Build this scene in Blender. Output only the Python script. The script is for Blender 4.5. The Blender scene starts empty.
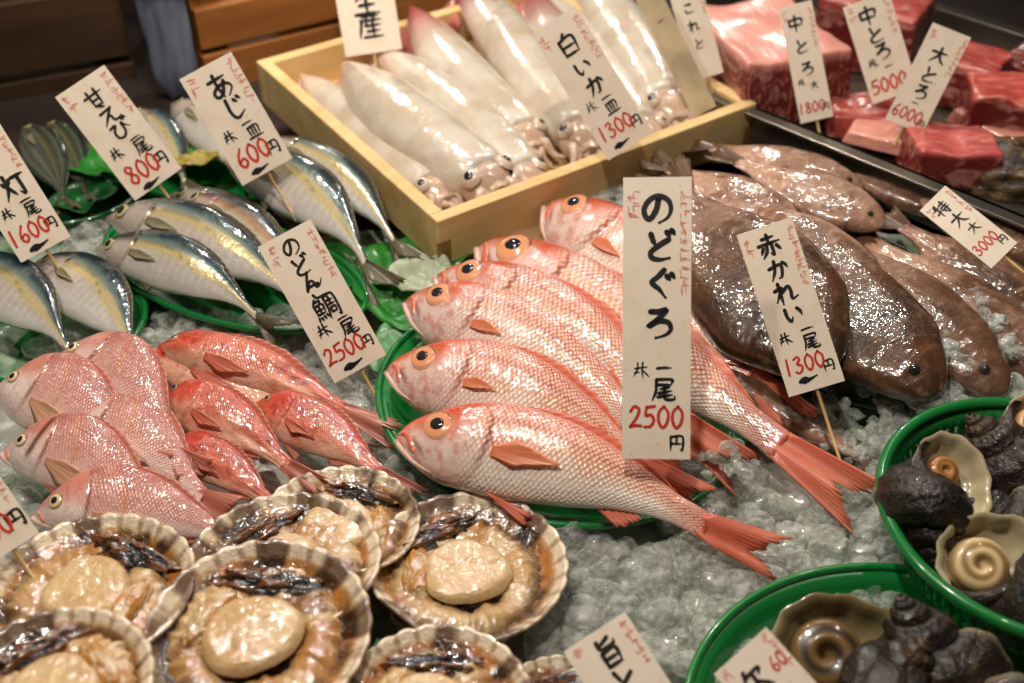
import bpy, math, random
import numpy as np
from mathutils import Vector, Matrix
C = bpy.context.scene.collection
SC = bpy.context.scene
rnd = random.Random(7)
# ------------------------------------------------------------------ camera
F, PITCH, H = 1150.0, math.radians(40), 0.62
cp, sp_ = math.cos(PITCH), math.sin(PITCH)
cam = bpy.data.cameras.new('camera'); camo = bpy.data.objects.new('camera', cam); C.objects.link(camo)
camo.location = (0, 0, H); camo.rotation_euler = (math.pi/2-PITCH, 0, 0)
cam.sensor_width = 36; cam.lens = F/1024*36; cam.clip_start = .01
SC.camera = camo
CAM = np.array([0, 0, H])
def ray(px, py):
    x = (px-512)/F; y = -(py-341.5)/F
    d = np.array([x, cp+y*sp_, -sp_+y*cp]); return d
def at(px, py, z=0.0):
    d = ray(px, py); return CAM+d*((z-H)/d[2])
def aty(px, py, y):
    d = ray(px, py); return CAM+d*(y/d[1])
def proj(P):
    d = np.asarray(P)-CAM
    zc = d[..., 1]*cp-d[..., 2]*sp_; yc = d[..., 1]*sp_+d[..., 2]*cp
    return 512+F*d[..., 0]/zc, 341.5-F*yc/zc
# ------------------------------------------------------------------ helpers
def lin(r, g, b):
    f = lambda c: (c/255/12.92 if c/255 <= .04045 else ((c/255+.055)/1.055)**2.4)
    return np.array([f(r), f(g), f(b)])
def mix(a, b, k):
    k = np.asarray(k)[..., None]; return a*(1-k)+b*k
def ss(a, b, x):
    k = np.clip((x-a)/(b-a), 0, 1); return k*k*(3-2*k)
_T = np.random.RandomState(3).rand(64, 64, 64)
def vnoise(P, s=1.0, seed=0):
    P = np.asarray(P, float)*s+seed*7.31
    i = np.floor(P).astype(int); f = P-i; f = f*f*(3-2*f)
    def g(a, b, c): return _T[(i[..., 0]+a) & 63, (i[..., 1]+b) & 63, (i[..., 2]+c) & 63]
    x, y, z = f[..., 0], f[..., 1], f[..., 2]
    return (((g(0,0,0)*(1-x)+g(1,0,0)*x)*(1-y)+(g(0,1,0)*(1-x)+g(1,1,0)*x)*y)*(1-z) +
            ((g(0,0,1)*(1-x)+g(1,0,1)*x)*(1-y)+(g(0,1,1)*(1-x)+g(1,1,1)*x)*y)*z)
def fbm(P, s=1.0, seed=0, o=3):
    r = 0; a = 1; t = 0
    for k in range(o):
        r = r+a*vnoise(P, s*2**k, seed+k); t += a; a *= .5
    return r/t
def curve(pts, t):
    """smooth (Hermite) interpolation through (t, value) pairs"""
    X = np.array([p[0] for p in pts], float); Y = np.array([p[1] for p in pts], float)
    m = np.gradient(Y, X); d = np.diff(Y)/np.diff(X)
    for i in range(1, len(X)-1):
        m[i] = 0 if d[i-1]*d[i] <= 0 else 2*d[i-1]*d[i]/(d[i-1]+d[i])
    m[0] = d[0]; m[-1] = d[-1]
    t = np.clip(t, X[0], X[-1]); i = np.clip(np.searchsorted(X, t)-1, 0, len(X)-2)
    h = X[i+1]-X[i]; s = (t-X[i])/h
    return ((2*s**3-3*s**2+1)*Y[i]+(s**3-2*s**2+s)*h*m[i]+(-2*s**3+3*s**2)*Y[i+1]+(s**3-s**2)*h*m[i+1])
def catmull(pts, n=8):
    p = [np.array(q, float) for q in pts]
    if len(p) == 2: return [p[0]+(p[1]-p[0])*k/n for k in range(n+1)]
    p = [2*p[0]-p[1]]+p+[2*p[-1]-p[-2]]; out = []
    for i in range(1, len(p)-2):
        for k in range(n):
            t = k/n
            out.append(.5*((2*p[i])+(-p[i-1]+p[i+1])*t+(2*p[i-1]-5*p[i]+4*p[i+1]-p[i+2])*t*t+(-p[i-1]+3*p[i]-3*p[i+1]+p[i+2])*t**3))
    out.append(p[-2]); return out
def gfaces(n, m, wu=False, wv=False, o=0):
    fs = []
    for i in range(n if wu else n-1):
        for j in range(m if wv else m-1):
            a, b = i, (i+1) % n; c, d = j, (j+1) % m
            fs.append((o+a*m+c, o+b*m+c, o+b*m+d, o+a*m+d))
    return fs
def mesh(name, V, Fc, mat, parent=None, col=None, uv=None, smooth=True, solid=0, off=0, bevel=0):
    me = bpy.data.meshes.new(name)
    V = np.asarray(V, float).reshape(-1, 3)
    me.from_pydata(V.tolist(), [], [tuple(f) for f in Fc]); me.update()
    if smooth: me.polygons.foreach_set('use_smooth', [True]*len(me.polygons))
    if col is not None:
        a = me.color_attributes.new('Col', 'FLOAT_COLOR', 'POINT')
        c = np.ones((len(V), 4)); c[:, :3] = np.clip(np.asarray(col).reshape(-1, 3), 0, 1); a.data.foreach_set('color', c.ravel())
    if uv is not None:
        u = me.uv_layers.new(name='UVMap'); U = np.asarray(uv).reshape(-1, 2)
        li = np.zeros(len(me.loops), int); me.loops.foreach_get('vertex_index', li)
        u.data.foreach_set('uv', U[li].ravel())
    me.materials.append(mat)
    o = bpy.data.objects.new(name, me); C.objects.link(o)
    if parent is not None: o.parent = parent
    if solid:
        md = o.modifiers.new('s', 'SOLIDIFY'); md.thickness = solid; md.offset = off
    if bevel:
        md = o.modifiers.new('b', 'BEVEL'); md.width = bevel; md.segments = 2; md.limit_method = 'ANGLE'
    return o
def tag(o, label, cat, group=None, kind=None):
    o['label'] = label; o['category'] = cat
    if group: o['group'] = group
    if kind: o['kind'] = kind
    return o
def empty(name, M):
    o = bpy.data.objects.new(name, None); C.objects.link(o); o.empty_display_size = .02
    o.matrix_world = Matrix(M.tolist()) if isinstance(M, np.ndarray) else M
    return o
def frame(P, X, Y, Z):
    M = np.eye(4); M[:3, 0] = X; M[:3, 1] = Y; M[:3, 2] = Z; M[:3, 3] = P; return M
def nrm(v): v = np.asarray(v, float); return v/np.linalg.norm(v)
class MB:
    def __init__(s): s.v = []; s.f = []; s.c = []; s.n = 0
    def add(s, V, Fc, col=None):
        V = np.asarray(V, float).reshape(-1, 3); s.v.append(V); s.f += [tuple(i+s.n for i in f) for f in Fc]; s.n += len(V)
        if col is not None: s.c.append(np.broadcast_to(np.asarray(col, float).reshape(-1, 3), (len(V), 3)))
    def build(s, name, mat, parent=None, **k):
        return mesh(name, np.vstack(s.v), s.f, mat, parent, col=np.vstack(s.c) if s.c else None, **k)
def box(mb, lo, hi, col=None):
    x0, y0, z0 = lo; x1, y1, z1 = hi
    V = [(x0,y0,z0),(x1,y0,z0),(x1,y1,z0),(x0,y1,z0),(x0,y0,z1),(x1,y0,z1),(x1,y1,z1),(x0,y1,z1)]
    mb.add(V, [(3,2,1,0),(4,5,6,7),(0,1,5,4),(1,2,6,5),(2,3,7,6),(3,0,4,7)], col)
def tube(mb, path, radii, k=10, col=None, flat=1.0, up=(0, 0, 1)):
    P = np.array(path, float); n = len(P); T = np.gradient(P, axis=0); R = np.broadcast_to(np.asarray(radii, float), (n,))
    V = []
    for i in range(n):
        t = nrm(T[i]); a = np.cross(up, t)
        a = nrm(a) if np.linalg.norm(a) > 1e-6 else np.array([1., 0, 0]); b = np.cross(t, a)
        for j in range(k):
            w = 2*math.pi*j/k; V.append(P[i]+R[i]*(math.cos(w)*a+flat*math.sin(w)*b))
    Fc = gfaces(n, k, False, True)+[tuple(range(k))[::-1], tuple((n-1)*k+j for j in range(k))]
    if col is not None and np.ndim(col) == 2 and len(col) == n: col = np.repeat(col, k, axis=0)
    mb.add(V, Fc, col)
# ------------------------------------------------------------------ materials
def mat(name):
    m = bpy.data.materials.new(name); m.use_nodes = True
    nt = m.node_tree; b = nt.nodes['Principled BSDF']; return m, nt, b
def nd(nt, t, **k):
    n = nt.nodes.new('ShaderNode'+t)
    for a, v in k.items():
        if a in n.inputs.keys() or a.replace('_', ' ') in n.inputs.keys():
            s = n.inputs[a if a in n.inputs.keys() else a.replace('_', ' ')]
            if isinstance(v, bpy.types.NodeSocket): nt.links.new(v, s)
            else: s.default_value = v
        else: setattr(n, a, v)
    return n
def setp(nt, b, **k):
    for a, v in k.items():
        s = b.inputs[a.replace('_', ' ')]
        if isinstance(v, bpy.types.NodeSocket): nt.links.new(v, s)
        else: s.default_value = v
def c4(c): return (float(c[0]), float(c[1]), float(c[2]), 1)
def mathn(nt, op, a, b=0.0):
    n = nt.nodes.new('ShaderNodeMath'); n.operation = op
    for i, v in enumerate((a, b)):
        if isinstance(v, bpy.types.NodeSocket): nt.links.new(v, n.inputs[i])
        else: n.inputs[i].default_value = v
    return n.outputs[0]
def mixc(nt, fac, a, b, mode='MIX'):
    n = nt.nodes.new('ShaderNodeMix'); n.data_type = 'RGBA'; n.blend_type = mode
    for s, v in ((n.inputs[0], fac), (n.inputs[6], a), (n.inputs[7], b)):
        if isinstance(v, bpy.types.NodeSocket): nt.links.new(v, s)
        elif isinstance(v, (int, float)): s.default_value = v
        else: s.default_value = c4(v)
    return n.outputs[2]
def ramp(nt, fac, stops):
    n = nt.nodes.new('ShaderNodeValToRGB'); nt.links.new(fac, n.inputs[0])
    e = n.color_ramp.elements
    while len(e) < len(stops): e.new(.5)
    for el, (p, v) in zip(e, stops):
        el.position = p; el.color = (v, v, v, 1) if np.isscalar(v) else c4(v)
    return n.outputs[0]
def skin(name, su=0, sv=0, sbump=.3, slight=.25, rough=.32, coat=.5, wet=160, wbump=.25, sss=0.0, metal=0.0, spec=.5, glint=.12, gam=1.35):
    m, nt, b = mat(name)
    col = nd(nt, 'Gamma', Color=nd(nt, 'VertexColor', layer_name='Col').outputs[0], Gamma=gam).outputs[0]
    tc = nd(nt, 'TexCoord')
    wn = nd(nt, 'TexNoise', Scale=float(wet), Detail=2.0, Roughness=.6, Vector=tc.outputs['Object']).outputs[0]
    nb = nd(nt, 'Bump', Strength=wbump, Distance=.002, Height=wn)
    normal = nb.outputs[0]
    fn = nd(nt, 'TexNoise', Scale=330.0, Detail=1.0, Vector=tc.outputs['Object']).outputs[0]
    gl = nd(nt, 'Bump', Strength=glint, Distance=.0012, Height=fn, Normal=normal)
    if su:
        mp = nd(nt, 'Mapping', Vector=tc.outputs['UV']); mp.inputs['Scale'].default_value = (su, sv, 1)
        mp2 = nd(nt, 'Mapping', Vector=mp.outputs[0]); mp2.inputs['Rotation'].default_value = (0, 0, math.pi/4)
        vo = nd(nt, 'TexVoronoi', voronoi_dimensions='2D', Vector=mp2.outputs[0], Scale=1.0, Randomness=.28)
        sx = nd(nt, 'SeparateXYZ', Vector=tc.outputs['UV']).outputs[0]
        msk = ramp(nt, sx, [(.22, 0), (.30, 1), (.97, 1), (1, .2)])
        d = vo.outputs['Distance']
        k = mathn(nt, 'MULTIPLY', ramp(nt, d, [(.1, 1), (.62, 0)]), msk)
        hi = mathn(nt, 'MULTIPLY', k, slight)
        dk = mathn(nt, 'MULTIPLY', mathn(nt, 'MULTIPLY', ramp(nt, d, [(.45, 0), (.7, 1)]), msk), slight*.25)
        col0 = col
        col = mixc(nt, hi, col, lin(250, 238, 228))  # scale highlights painted into the colour as pale scale centres
        col = mixc(nt, dk, col, mixc(nt, 1.0, col0, np.array([.45, .35, .3]), 'MULTIPLY'))
        nb2 = nd(nt, 'Bump', Strength=sbump, Distance=.0012, Height=k, Normal=normal)
        normal = nb2.outputs[0]
    setp(nt, b, Base_Color=col, Roughness=rough, Normal=normal, Coat_Weight=coat, Coat_Roughness=.03, Coat_IOR=1.8, Coat_Normal=gl.outputs[0], Metallic=metal, Specular_IOR_Level=spec)
    if sss: setp(nt, b, Subsurface_Weight=sss, Subsurface_Scale=.006); b.inputs['Subsurface Radius'].default_value = (1, .5, .3)
    return m
def plain(name, c, rough=.5, metal=0, coat=0, trans=0, var=0, vs=30, bump=0, bs=200, sss=0, col=False, ior=1.45):
    m, nt, b = mat(name)
    base = nd(nt, 'VertexColor', layer_name='Col').outputs[0] if col else None
    tc = nd(nt, 'TexCoord').outputs['Object']
    if var:
        nz = nd(nt, 'TexNoise', Scale=float(vs), Detail=4.0, Vector=tc).outputs[0]
        base = mixc(nt, mathn(nt, 'MULTIPLY', ramp(nt, nz, [(.35, 0), (.65, 1)]), var), base if base is not None else c, np.asarray(c)*.35)
    setp(nt, b, Roughness=rough, Metallic=metal, Coat_Weight=coat, Coat_Roughness=.06, Transmission_Weight=trans, IOR=ior)
    if base is not None: setp(nt, b, Base_Color=base)
    else: b.inputs['Base Color'].default_value = c4(c)
    if bump:
        n2 = nd(nt, 'TexNoise', Scale=float(bs), Detail=3.0, Vector=tc).outputs[0]
        setp(nt, b, Normal=nd(nt, 'Bump', Strength=bump, Distance=.002, Height=n2).outputs[0])
    if sss: setp(nt, b, Subsurface_Weight=sss, Subsurface_Scale=.01)
    return m
def wood(name, a, b_, sc=(3, 60, 60), rough=.55, dirt=0):
    m, nt, b = mat(name)
    tc = nd(nt, 'TexCoord').outputs['Object']
    mp = nd(nt, 'Mapping', Vector=tc); mp.inputs['Scale'].default_value = sc
    n1 = nd(nt, 'TexNoise', Scale=1.0, Detail=5.0, Distortion=.6, Vector=mp.outputs[0]).outputs[0]
    base = mixc(nt, ramp(nt, n1, [(.3, 0), (.7, 1)]), a, b_)
    if dirt:
        n3 = nd(nt, 'TexNoise', Scale=14.0, Detail=4.0, Vector=tc).outputs[0]
        base = mixc(nt, ramp(nt, n3, [(.5, 0), (.75, dirt)]), base, np.asarray(a)*.25)
    setp(nt, b, Base_Color=base, Roughness=rough, Normal=nd(nt, 'Bump', Strength=.15, Distance=.002, Height=n1).outputs[0])
    return m
def finmat(name, trans=.25):
    m, nt, b = mat(name)
    col = nd(nt, 'VertexColor', layer_name='Col').outputs[0]
    setp(nt, b, Base_Color=col, Roughness=.4, Coat_Weight=.25, Coat_Roughness=.15)
    tr = nd(nt, 'BsdfTranslucent', Color=col)
    mx = nt.nodes.new('ShaderNodeMixShader'); mx.inputs[0].default_value = trans
    nt.links.new(b.outputs[0], mx.inputs[1]); nt.links.new(tr.outputs[0], mx.inputs[2])
    nt.links.new(mx.outputs[0], nt.nodes['Material Output'].inputs[0]); return m
M_nodo = skin('scaled_red_skin', 84, 21, .5, .6, .25, .8, 240, .34, .03, gam=1.3)
M_bream = skin('bream_skin', 80, 24, .3, .14, .24, .8, 200, .35, .03, gam=1.25)
M_rock = skin('rockfish_skin', 95, 26, .25, .10, .27, .8, 130, .7, .04, gam=1.15)
M_aji = skin('silver_skin', 0, 0, .3, .1, .26, .8, 160, .28, 0, .28, gam=1.15)
M_flat = skin('flatfish_skin', 0, 0, .4, .1, .3, 1.0, 150, .5, 0, gam=1.1)
M_squid = skin('squid_flesh', 0, 0, .3, 0, .22, .85, 90, .6, .15, gam=1.0)
M_flesh = skin('shellfish_flesh', 0, 0, .3, 0, .25, .9, 180, .7, .08, gam=1.2)
M_fin = finmat('fin_membrane', .4)
M_eye = plain('eye_wet', lin(230, 170, 120), .12, coat=1, col=True)
M_pupil = plain('pupil_black', lin(38, 40, 44), .08, coat=1)
M_jaw = skin('pale_jaw_skin', 0, 0, .3, 0, .3, .6, 200, .2, .15)
# ------------------------------------------------------------------ fish
class Body:
    """one fish body in local space: X snout->tail, Y dorsal, Z the upper flank"""
    def __init__(s, Lb, sp, bend, droop, hs, seed):
        s.Lb, s.sp, s.bend, s.droop, s.hs, s.seed = Lb, sp, bend, droop, hs, seed
    def spine(s, t):
        t = np.asarray(t, float)
        y = s.Lb*(s.bend*4*t*(1-t)+s.sp.get('lift', 0)*0)
        z = -s.droop*s.Lb*ss(.55, 1.0, t)
        return np.stack([t*s.Lb, y, z], -1)
    def d(s, t): return curve(s.sp['d'], t)*s.Lb*s.hs
    def v(s, t): return curve(s.sp['v'], t)*s.Lb*s.hs
    def w(s, t): return curve(s.sp['w'], t)*s.Lb
    def P(s, t, a):
        t = np.asarray(t, float); a = np.asarray(a, float)
        ca, sa = np.cos(a), np.sin(a)
        y = np.where(ca > 0, s.d(t)*ca, s.v(t)*ca)
        top = sa > 0
        w = s.w(t)
        z = w*np.sign(sa)*np.abs(sa)**s.sp.get('pw', .9)
        # gill cover step, cheek and lateral swelling
        top_ = s.sp.get('op', .27)-.045*ca**2
        op = ss(.03, .12, t)*(1-ss(top_-.006, top_+.008, t))
        z = z+np.where(top, s.Lb*s.sp.get('opd', .010)*op*np.abs(sa)**1.5, 0)
        pre = ss(top_-.11, top_-.10, t)*(1-ss(top_-.1, top_-.04, t))
        z = z+np.where(top, s.Lb*.004*pre*np.abs(sa)**2, 0)
        lump = fbm(np.stack([t*6, ca*2, 0*t+s.seed], -1), 1, s.seed)-.5
        z = z+np.where(top, s.Lb*s.sp.get('lump', .006)*lump*np.abs(sa), 0)
        q = s.spine(t); q = np.stack([q[..., 0], q[..., 1]+y, q[..., 2]+z], -1)
        return q
    def S(s, t, v):
        a = np.arccos(np.clip(v, -.999, .999)); p = s.P(t, a); e = 1e-3
        n = np.cross(s.P(t+e, a)-s.P(t-e, a), s.P(t, a-e)-s.P(t, a+e)); n = nrm(n)
        if n[2] < 0: n = -n
        return p, n
def fan(A, B, m=7, amp=.0008, curl=0, c0=(.8,.3,.2), c1=(.9,.6,.5), jag=.06, seed=0, z=(0, 0, 1)):
    r_ = np.random.RandomState(seed); A = np.asarray(A, float); B = np.asarray(B, float); n = len(A)
    B = A+(B-A)*(1+jag*(r_.rand(n)-.5)*2)[:, None]
    z = np.asarray(z, float); V = []; Cc = []
    for i in range(n):
        for j in range(m):
            r = j/(m-1)
            V.append(A[i]+(B[i]-A[i])*r+z*(amp*(1 if i % 2 else -1)*min(1, r*3)+curl*r*r))
            k = .25+.75*r*r if i % 2 else .1
            k = k*(.7+.6*r_.rand())
            Cc.append(mix(np.asarray(c0, float), np.asarray(c1, float), min(1, k)))
    return np.array(V), gfaces(n, m), np.array(Cc)
def eyeball(parent, B, t, v, r, iris, ring, pup=.52, bulge=.45, oval=1.0):
    p, n = B.S(t, v); x = nrm(np.cross((0, 1, 0), n)); y = np.cross(n, x)
    # eyes look outward, a little lifted towards the free side
    def dome(R, h, off, px=1.0):
        V = [p+n*(h+off)]; K = 24
        for i in range(1, 8):
            q = i/7
            for j in range(K):
                a = 2*math.pi*j/K
                V.append(p+R*q*(math.cos(a)*x*px+math.sin(a)*y)+n*(h*math.sqrt(max(0, 1-q*q))+off-(R*.25 if i == 7 else 0)))
        Fc = [(0, 1+j, 1+(j+1) % K) for j in range(K)]
        for i in range(6):
            for j in range(K):
                a, b = 1+i*K+j, 1+i*K+(j+1) % K; Fc.append((a, a+K, b+K, b))
        return np.array(V), Fc
    V, Fc = dome(r, r*bulge, -r*.08)
    rad = np.linalg.norm((V-p)-((V-p)@n)[:, None]*n, axis=1)/r
    col = mix(np.asarray(iris, float), np.asarray(ring, float), ss(.78, .9, rad))
    up = ((V-p)@y)/r
    col = mix(col, lin(30, 24, 22), ss(.72, .9, rad)*ss(.25, .6, up)*.9)
    e = mesh('eye', V, Fc, M_eye, parent, col=col)
    V, Fc = dome(r*pup, r*bulge*.55, r*bulge*.48, oval)
    mesh('pupil', V, Fc, M_pupil, e)
    return e
def fishframe(snout, tail, zs, zt, tau):
    P0 = at(snout[0], snout[1], zs); P1 = at(tail[0], tail[1], zt)
    X = nrm(P1-P0); Z = nrm(np.array([0, 0, 1])-X*X[2]); Y = np.cross(Z, X)
    t = math.radians(tau); Y2 = math.cos(t)*Y+math.sin(t)*Z; Z2 = math.cos(t)*Z-math.sin(t)*Y
    return frame(P0, X, Y2, Z2), np.linalg.norm(P1-P0)
def fish(name, label, cat, group, snout, tail, sp, mat_, colf, tau=25, base=.004, dz=-.012, bend=.02, hs=1.0, droop=.0, seed=1, fins=('dorsal_fin', 'tail_fin', 'pectoral_fin', 'pelvic_fin', 'anal_fin'), eye=True):
    # height of the axis: the belly edge rests on the bed
    P0 = at(*snout, .02); P1 = at(*tail, .02); L0 = np.linalg.norm(P1-P0)
    tr = math.radians(tau)
    zc = base+abs(math.sin(tr))*max(p[1] for p in sp['v' if tau > 0 else 'd'])*L0*sp['body']*hs*.8+math.cos(tr)*max(p[1] for p in sp['w'])*L0*sp['body']*.75
    M, L = fishframe(snout, tail, zc, zc+dz, tau)
    e = empty(name, M); tag(e, label, cat, group)
    Lb = L*sp['body']; B = Body(Lb, sp, bend, droop, hs, seed)
    nt_, na = sp.get('res', (110, 56))
    t = np.concatenate([np.linspace(0, .32, int(nt_*.45), endpoint=False), np.linspace(.32, 1, nt_-int(nt_*.45))])
    t = .002+t*.998
    a = np.linspace(0, 2*math.pi, na, endpoint=False)
    T, A = np.meshgrid(t, a, indexing='ij')
    P = B.P(T, A); vv = np.where(np.sin(A) >= 0, np.cos(A), np.cos(A))
    col = colf(T, vv, P/Lb, seed)
    uv = np.stack([T, (np.arccos(np.clip(vv, -1, 1)))/math.pi], -1)
    Fc = gfaces(nt_, na, False, True)+[tuple(range(na)), tuple((nt_-1)*na+j for j in range(na))[::-1]]
    mesh('body', P, Fc, mat_, e, col=col, uv=uv)
    f0, f1 = sp['fc']
    if 'tail_fin' in fins:
        q = B.spine(1.0); n = 33; w = B.d(np.array(.99)); A_ = []; B_ = []
        TL = L-Lb; spread = sp.get('tspread', .55); fork = sp.get('fork', .35)
        for i in range(n):
            k = i/(n-1)*2-1
            A_.append(q+np.array([-.05*Lb*(1-k*k), k*w*.97, .0012]))
            ln = TL*1.05*(1-fork*(1-abs(k))**1.0)
            an = k*spread
            B_.append(q+np.array([math.cos(an)*ln, k*w*.9+math.sin(an)*ln-4*B.bend*Lb*.12, -.004+.007*math.sin(k*4.5+seed)]))
        V, Fs, cc = fan(A_, B_, 8, .0008, 0, *sp.get('tc', (f0, f1)), sp.get('tj', .06), seed)
        mesh('tail_fin', V, Fs, M_fin, e, col=cc, solid=.0006)
    if 'dorsal_fin' in fins:
        t0, t1, h = sp['df']; n = 30; A_ = []; B_ = []
        for i in range(n):
            k = i/(n-1); tt = t0+(t1-t0)*k; q = B.spine(tt); d = float(B.d(np.array(tt)))
            A_.append(q+np.array([0, d*.93, .0005]))
            hh = h*Lb*(math.sin(math.pi*min(1, (k*.93+.07))**.7)*.85+.15)*(1-.25*(sp.get('notch', 0)*math.exp(-((k-.55)/.07)**2)))
            B_.append(q+np.array([hh*1.5, d*.93+hh*.55-.02*hh, .001]))
        V, Fs, cc = fan(A_, B_, 5, .0006, 0, f0, f1, .12, seed+1)
        mesh('dorsal_fin', V, Fs, M_fin, e, col=cc, solid=.0006)
    if 'anal_fin' in fins:
        t0, t1, h = sp.get('af', (.62, .78, .06)); n = 12; A_ = []; B_ = []
        for i in range(n):
            k = i/(n-1); tt = t0+(t1-t0)*k; q = B.spine(tt); d = float(B.v(np.array(tt)))
            hh = h*Lb*(1-.6*k); A_.append(q+np.array([0, -d*.92, 0])); B_.append(q+np.array([hh*1.2, -d*.92-hh*.6, 0]))
        V, Fs, cc = fan(A_, B_, 5, .0007, 0, f0, f1, .12, seed+2)
        mesh('anal_fin', V, Fs, M_fin, e, col=cc, solid=.0006)
    if 'pelvic_fin' in fins:
        t0 = sp.get('vt', .34); n = 7; A_ = []; B_ = []; ln = sp.get('vl', .15)*Lb
        q, nn = B.S(t0, -.93)
        for i in range(n):
            k = i/(n-1)*2-1; A_.append(q+np.array([k*.008*Lb, 0, 0])); an = -.32+k*.14
            B_.append(q+np.array([math.cos(an)*ln, math.sin(an)*ln, 0]))
        V, Fs, cc = fan(A_, B_, 6, .0006, 0, f0, f1, .06, seed+3)
        mesh('pelvic_fin', V, Fs, M_fin, e, col=cc, solid=.0006)
    if 'pectoral_fin' in fins:
        tp, vp, ln, dirn = sp['pf']; n = 13; A_ = []; B_ = []; q, nn = B.S(tp, vp); ln *= Lb
        for i in range(n):
            k = i/(n-1)*2-1
            A_.append(q+np.array([0, k*.015*Lb, 0])+nn*.0012); an = dirn+k*.17
            te = tp+ln*(1-.68*abs(k)**1.2)*math.cos(an)/Lb; ve = vp+ (math.sin(an)*ln)/(.16*Lb*hs)
            pe, ne = B.S(min(te, .98), max(-.95, min(.95, ve))); B_.append(pe+ne*.0022)
        V, Fs, cc = fan(A_, B_, 9, .0005, .0012, sp.get('pc', (f0, f1))[0], sp.get('pc', (f0, f1))[1], .05, seed+4)
        mesh('pectoral_fin', V, Fs, M_fin, e, col=cc, solid=.0005)
    if eye:
        te, ve, re_ = sp['eye']
        eyeball(e, B, te, ve, re_*Lb, *sp['eyec'], pup=sp.get('pup', .52), bulge=sp.get('bulge', .4), oval=sp.get('oval', 1.0))
    if sp.get('jaw'):
        j0, jl, jr = sp['jaw']
        mb = MB(); pts = []; rr = []
        for k in np.linspace(0, 1, 9):
            tt = .002+jl*k; q = B.spine(max(0, tt)); q[0] = tt*Lb
            q[1] += -float(B.v(np.array(max(.0, tt))))*(.86)-.004*Lb*(1-k)**.7; q[2] += float(B.w(np.array(max(.012, tt))))*.55
            pts.append(q); rr.append(jr*Lb*(.95-.75*k**2.5))
        tube(mb, pts, rr, 12, col=mix(sp['jawc'], sp['jawc']*.9+.05, fbm(np.array(pts)*200, 1, 2)), flat=1.1)
        mb.build('lower_jaw', M_jaw, e)
        mb = MB(); pts = []; rr = []
        for k in np.linspace(0, 1, 8):
            tt = .022+.062*k; p, nn = B.S(tt, .25-.85*k); pts.append(p-nn*.002*0); rr.append(Lb*(.006+.009*k-.010*max(0, k-.85)/.15))
        tube(mb, pts, rr, 10, col=sp['maxc'], flat=.5)
        mb.build('upper_lip', M_jaw, e)
    return e, B
# species -----------------------------------------------------------------
NODO = dict(body=.81, d=[(0, .012), (.03, .052), (.1, .092), (.2, .128), (.33, .148), (.5, .137), (.75, .085), (.92, .046), (1, .044)],
            v=[(0, .012), (.03, .045), (.1, .108), (.2, .152), (.36, .165), (.55, .138), (.75, .078), (.92, .043), (1, .042)],
            w=[(0, .010), (.04, .036), (.12, .062), (.3, .088), (.5, .078), (.75, .036), (1, .005)], op=.305, opd=.015,
            fc=(lin(232, 104, 70), lin(246, 180, 150)), fork=.40, tspread=.13, df=(.32, .88, .042), notch=.7, pf=(.325, -.18, .22, .02), pc=(lin(236, 132, 82), lin(246, 184, 146)),
            af=(.66, .78, .07), eye=(.136, .30, .054), eyec=(lin(222, 150, 108), lin(240, 184, 150)), pup=.43, bulge=.24, oval=1.12, jaw=(0, .17, .0105), jawc=lin(232, 200, 188), maxc=lin(220, 136, 112))
def nodo_col(T, v, P, seed):
    n = fbm(P*14, 1, seed); n2 = fbm(P*45, 1, seed+5)
    red = lin(208, 104, 58); mid = lin(222, 162, 126); sil = lin(238, 224, 214); or_ = lin(222, 140, 88)
    c = mix(sil, mid, ss(-.6, .35, v+.7*(n-.5)))
    c = mix(c, or_, ss(.0, .6, v+.6*(n2-.5))*.45)
    c = mix(c, red, ss(.42, .95, v+.25*(n-.5)))
    c = mix(c, red, ss(.84, .98, T)*.95)
    ll = .66-.36*T; c = mix(c, lin(190, 78, 36), np.exp(-((v-ll)/.05)**2)*ss(.28, .33, T)*.9)
    h = 1-ss(.27, .31, T+.035*v*v)
    head = mix(lin(236, 214, 206), lin(216, 122, 90), ss(-.25, .7, v+.9*(n-.5))); head = mix(head, lin(212, 140, 118), ss(.52, .66, n2)*.55)
    head = mix(head, lin(212, 84, 50), ss(.55, .9, v)*.9+0*T)
    head = mix(head, lin(220, 120, 92), (1-ss(.0, .06, T))*.7)
    r = np.hypot((T-.13)/.11, (v-.25)/.75)
    lines = np.abs(np.sin(10*np.arctan2(v+.1, T-.1)+n*3)); head = mix(head, lin(206, 120, 92), np.exp(-(lines/.12)**2)*ss(.5, .9, r)*.35)
    edge = np.exp(-((T-(.305-.045*v*v))/.007)**2); c = mix(c, head, h); c = mix(c, lin(200, 84, 56), edge*.6*ss(-.7, 0, v))
    c = mix(c, lin(196, 60, 40), np.exp(-(((T-.322)/.012)**2+((v-.02)/.14)**2))*.8)
    ml = .12-6.2*(T-.01); c = mix(c, lin(150, 70, 52), np.exp(-((v-ml)/.09)**2)*(1-ss(.10, .13, T))*.75)
    return c
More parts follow.
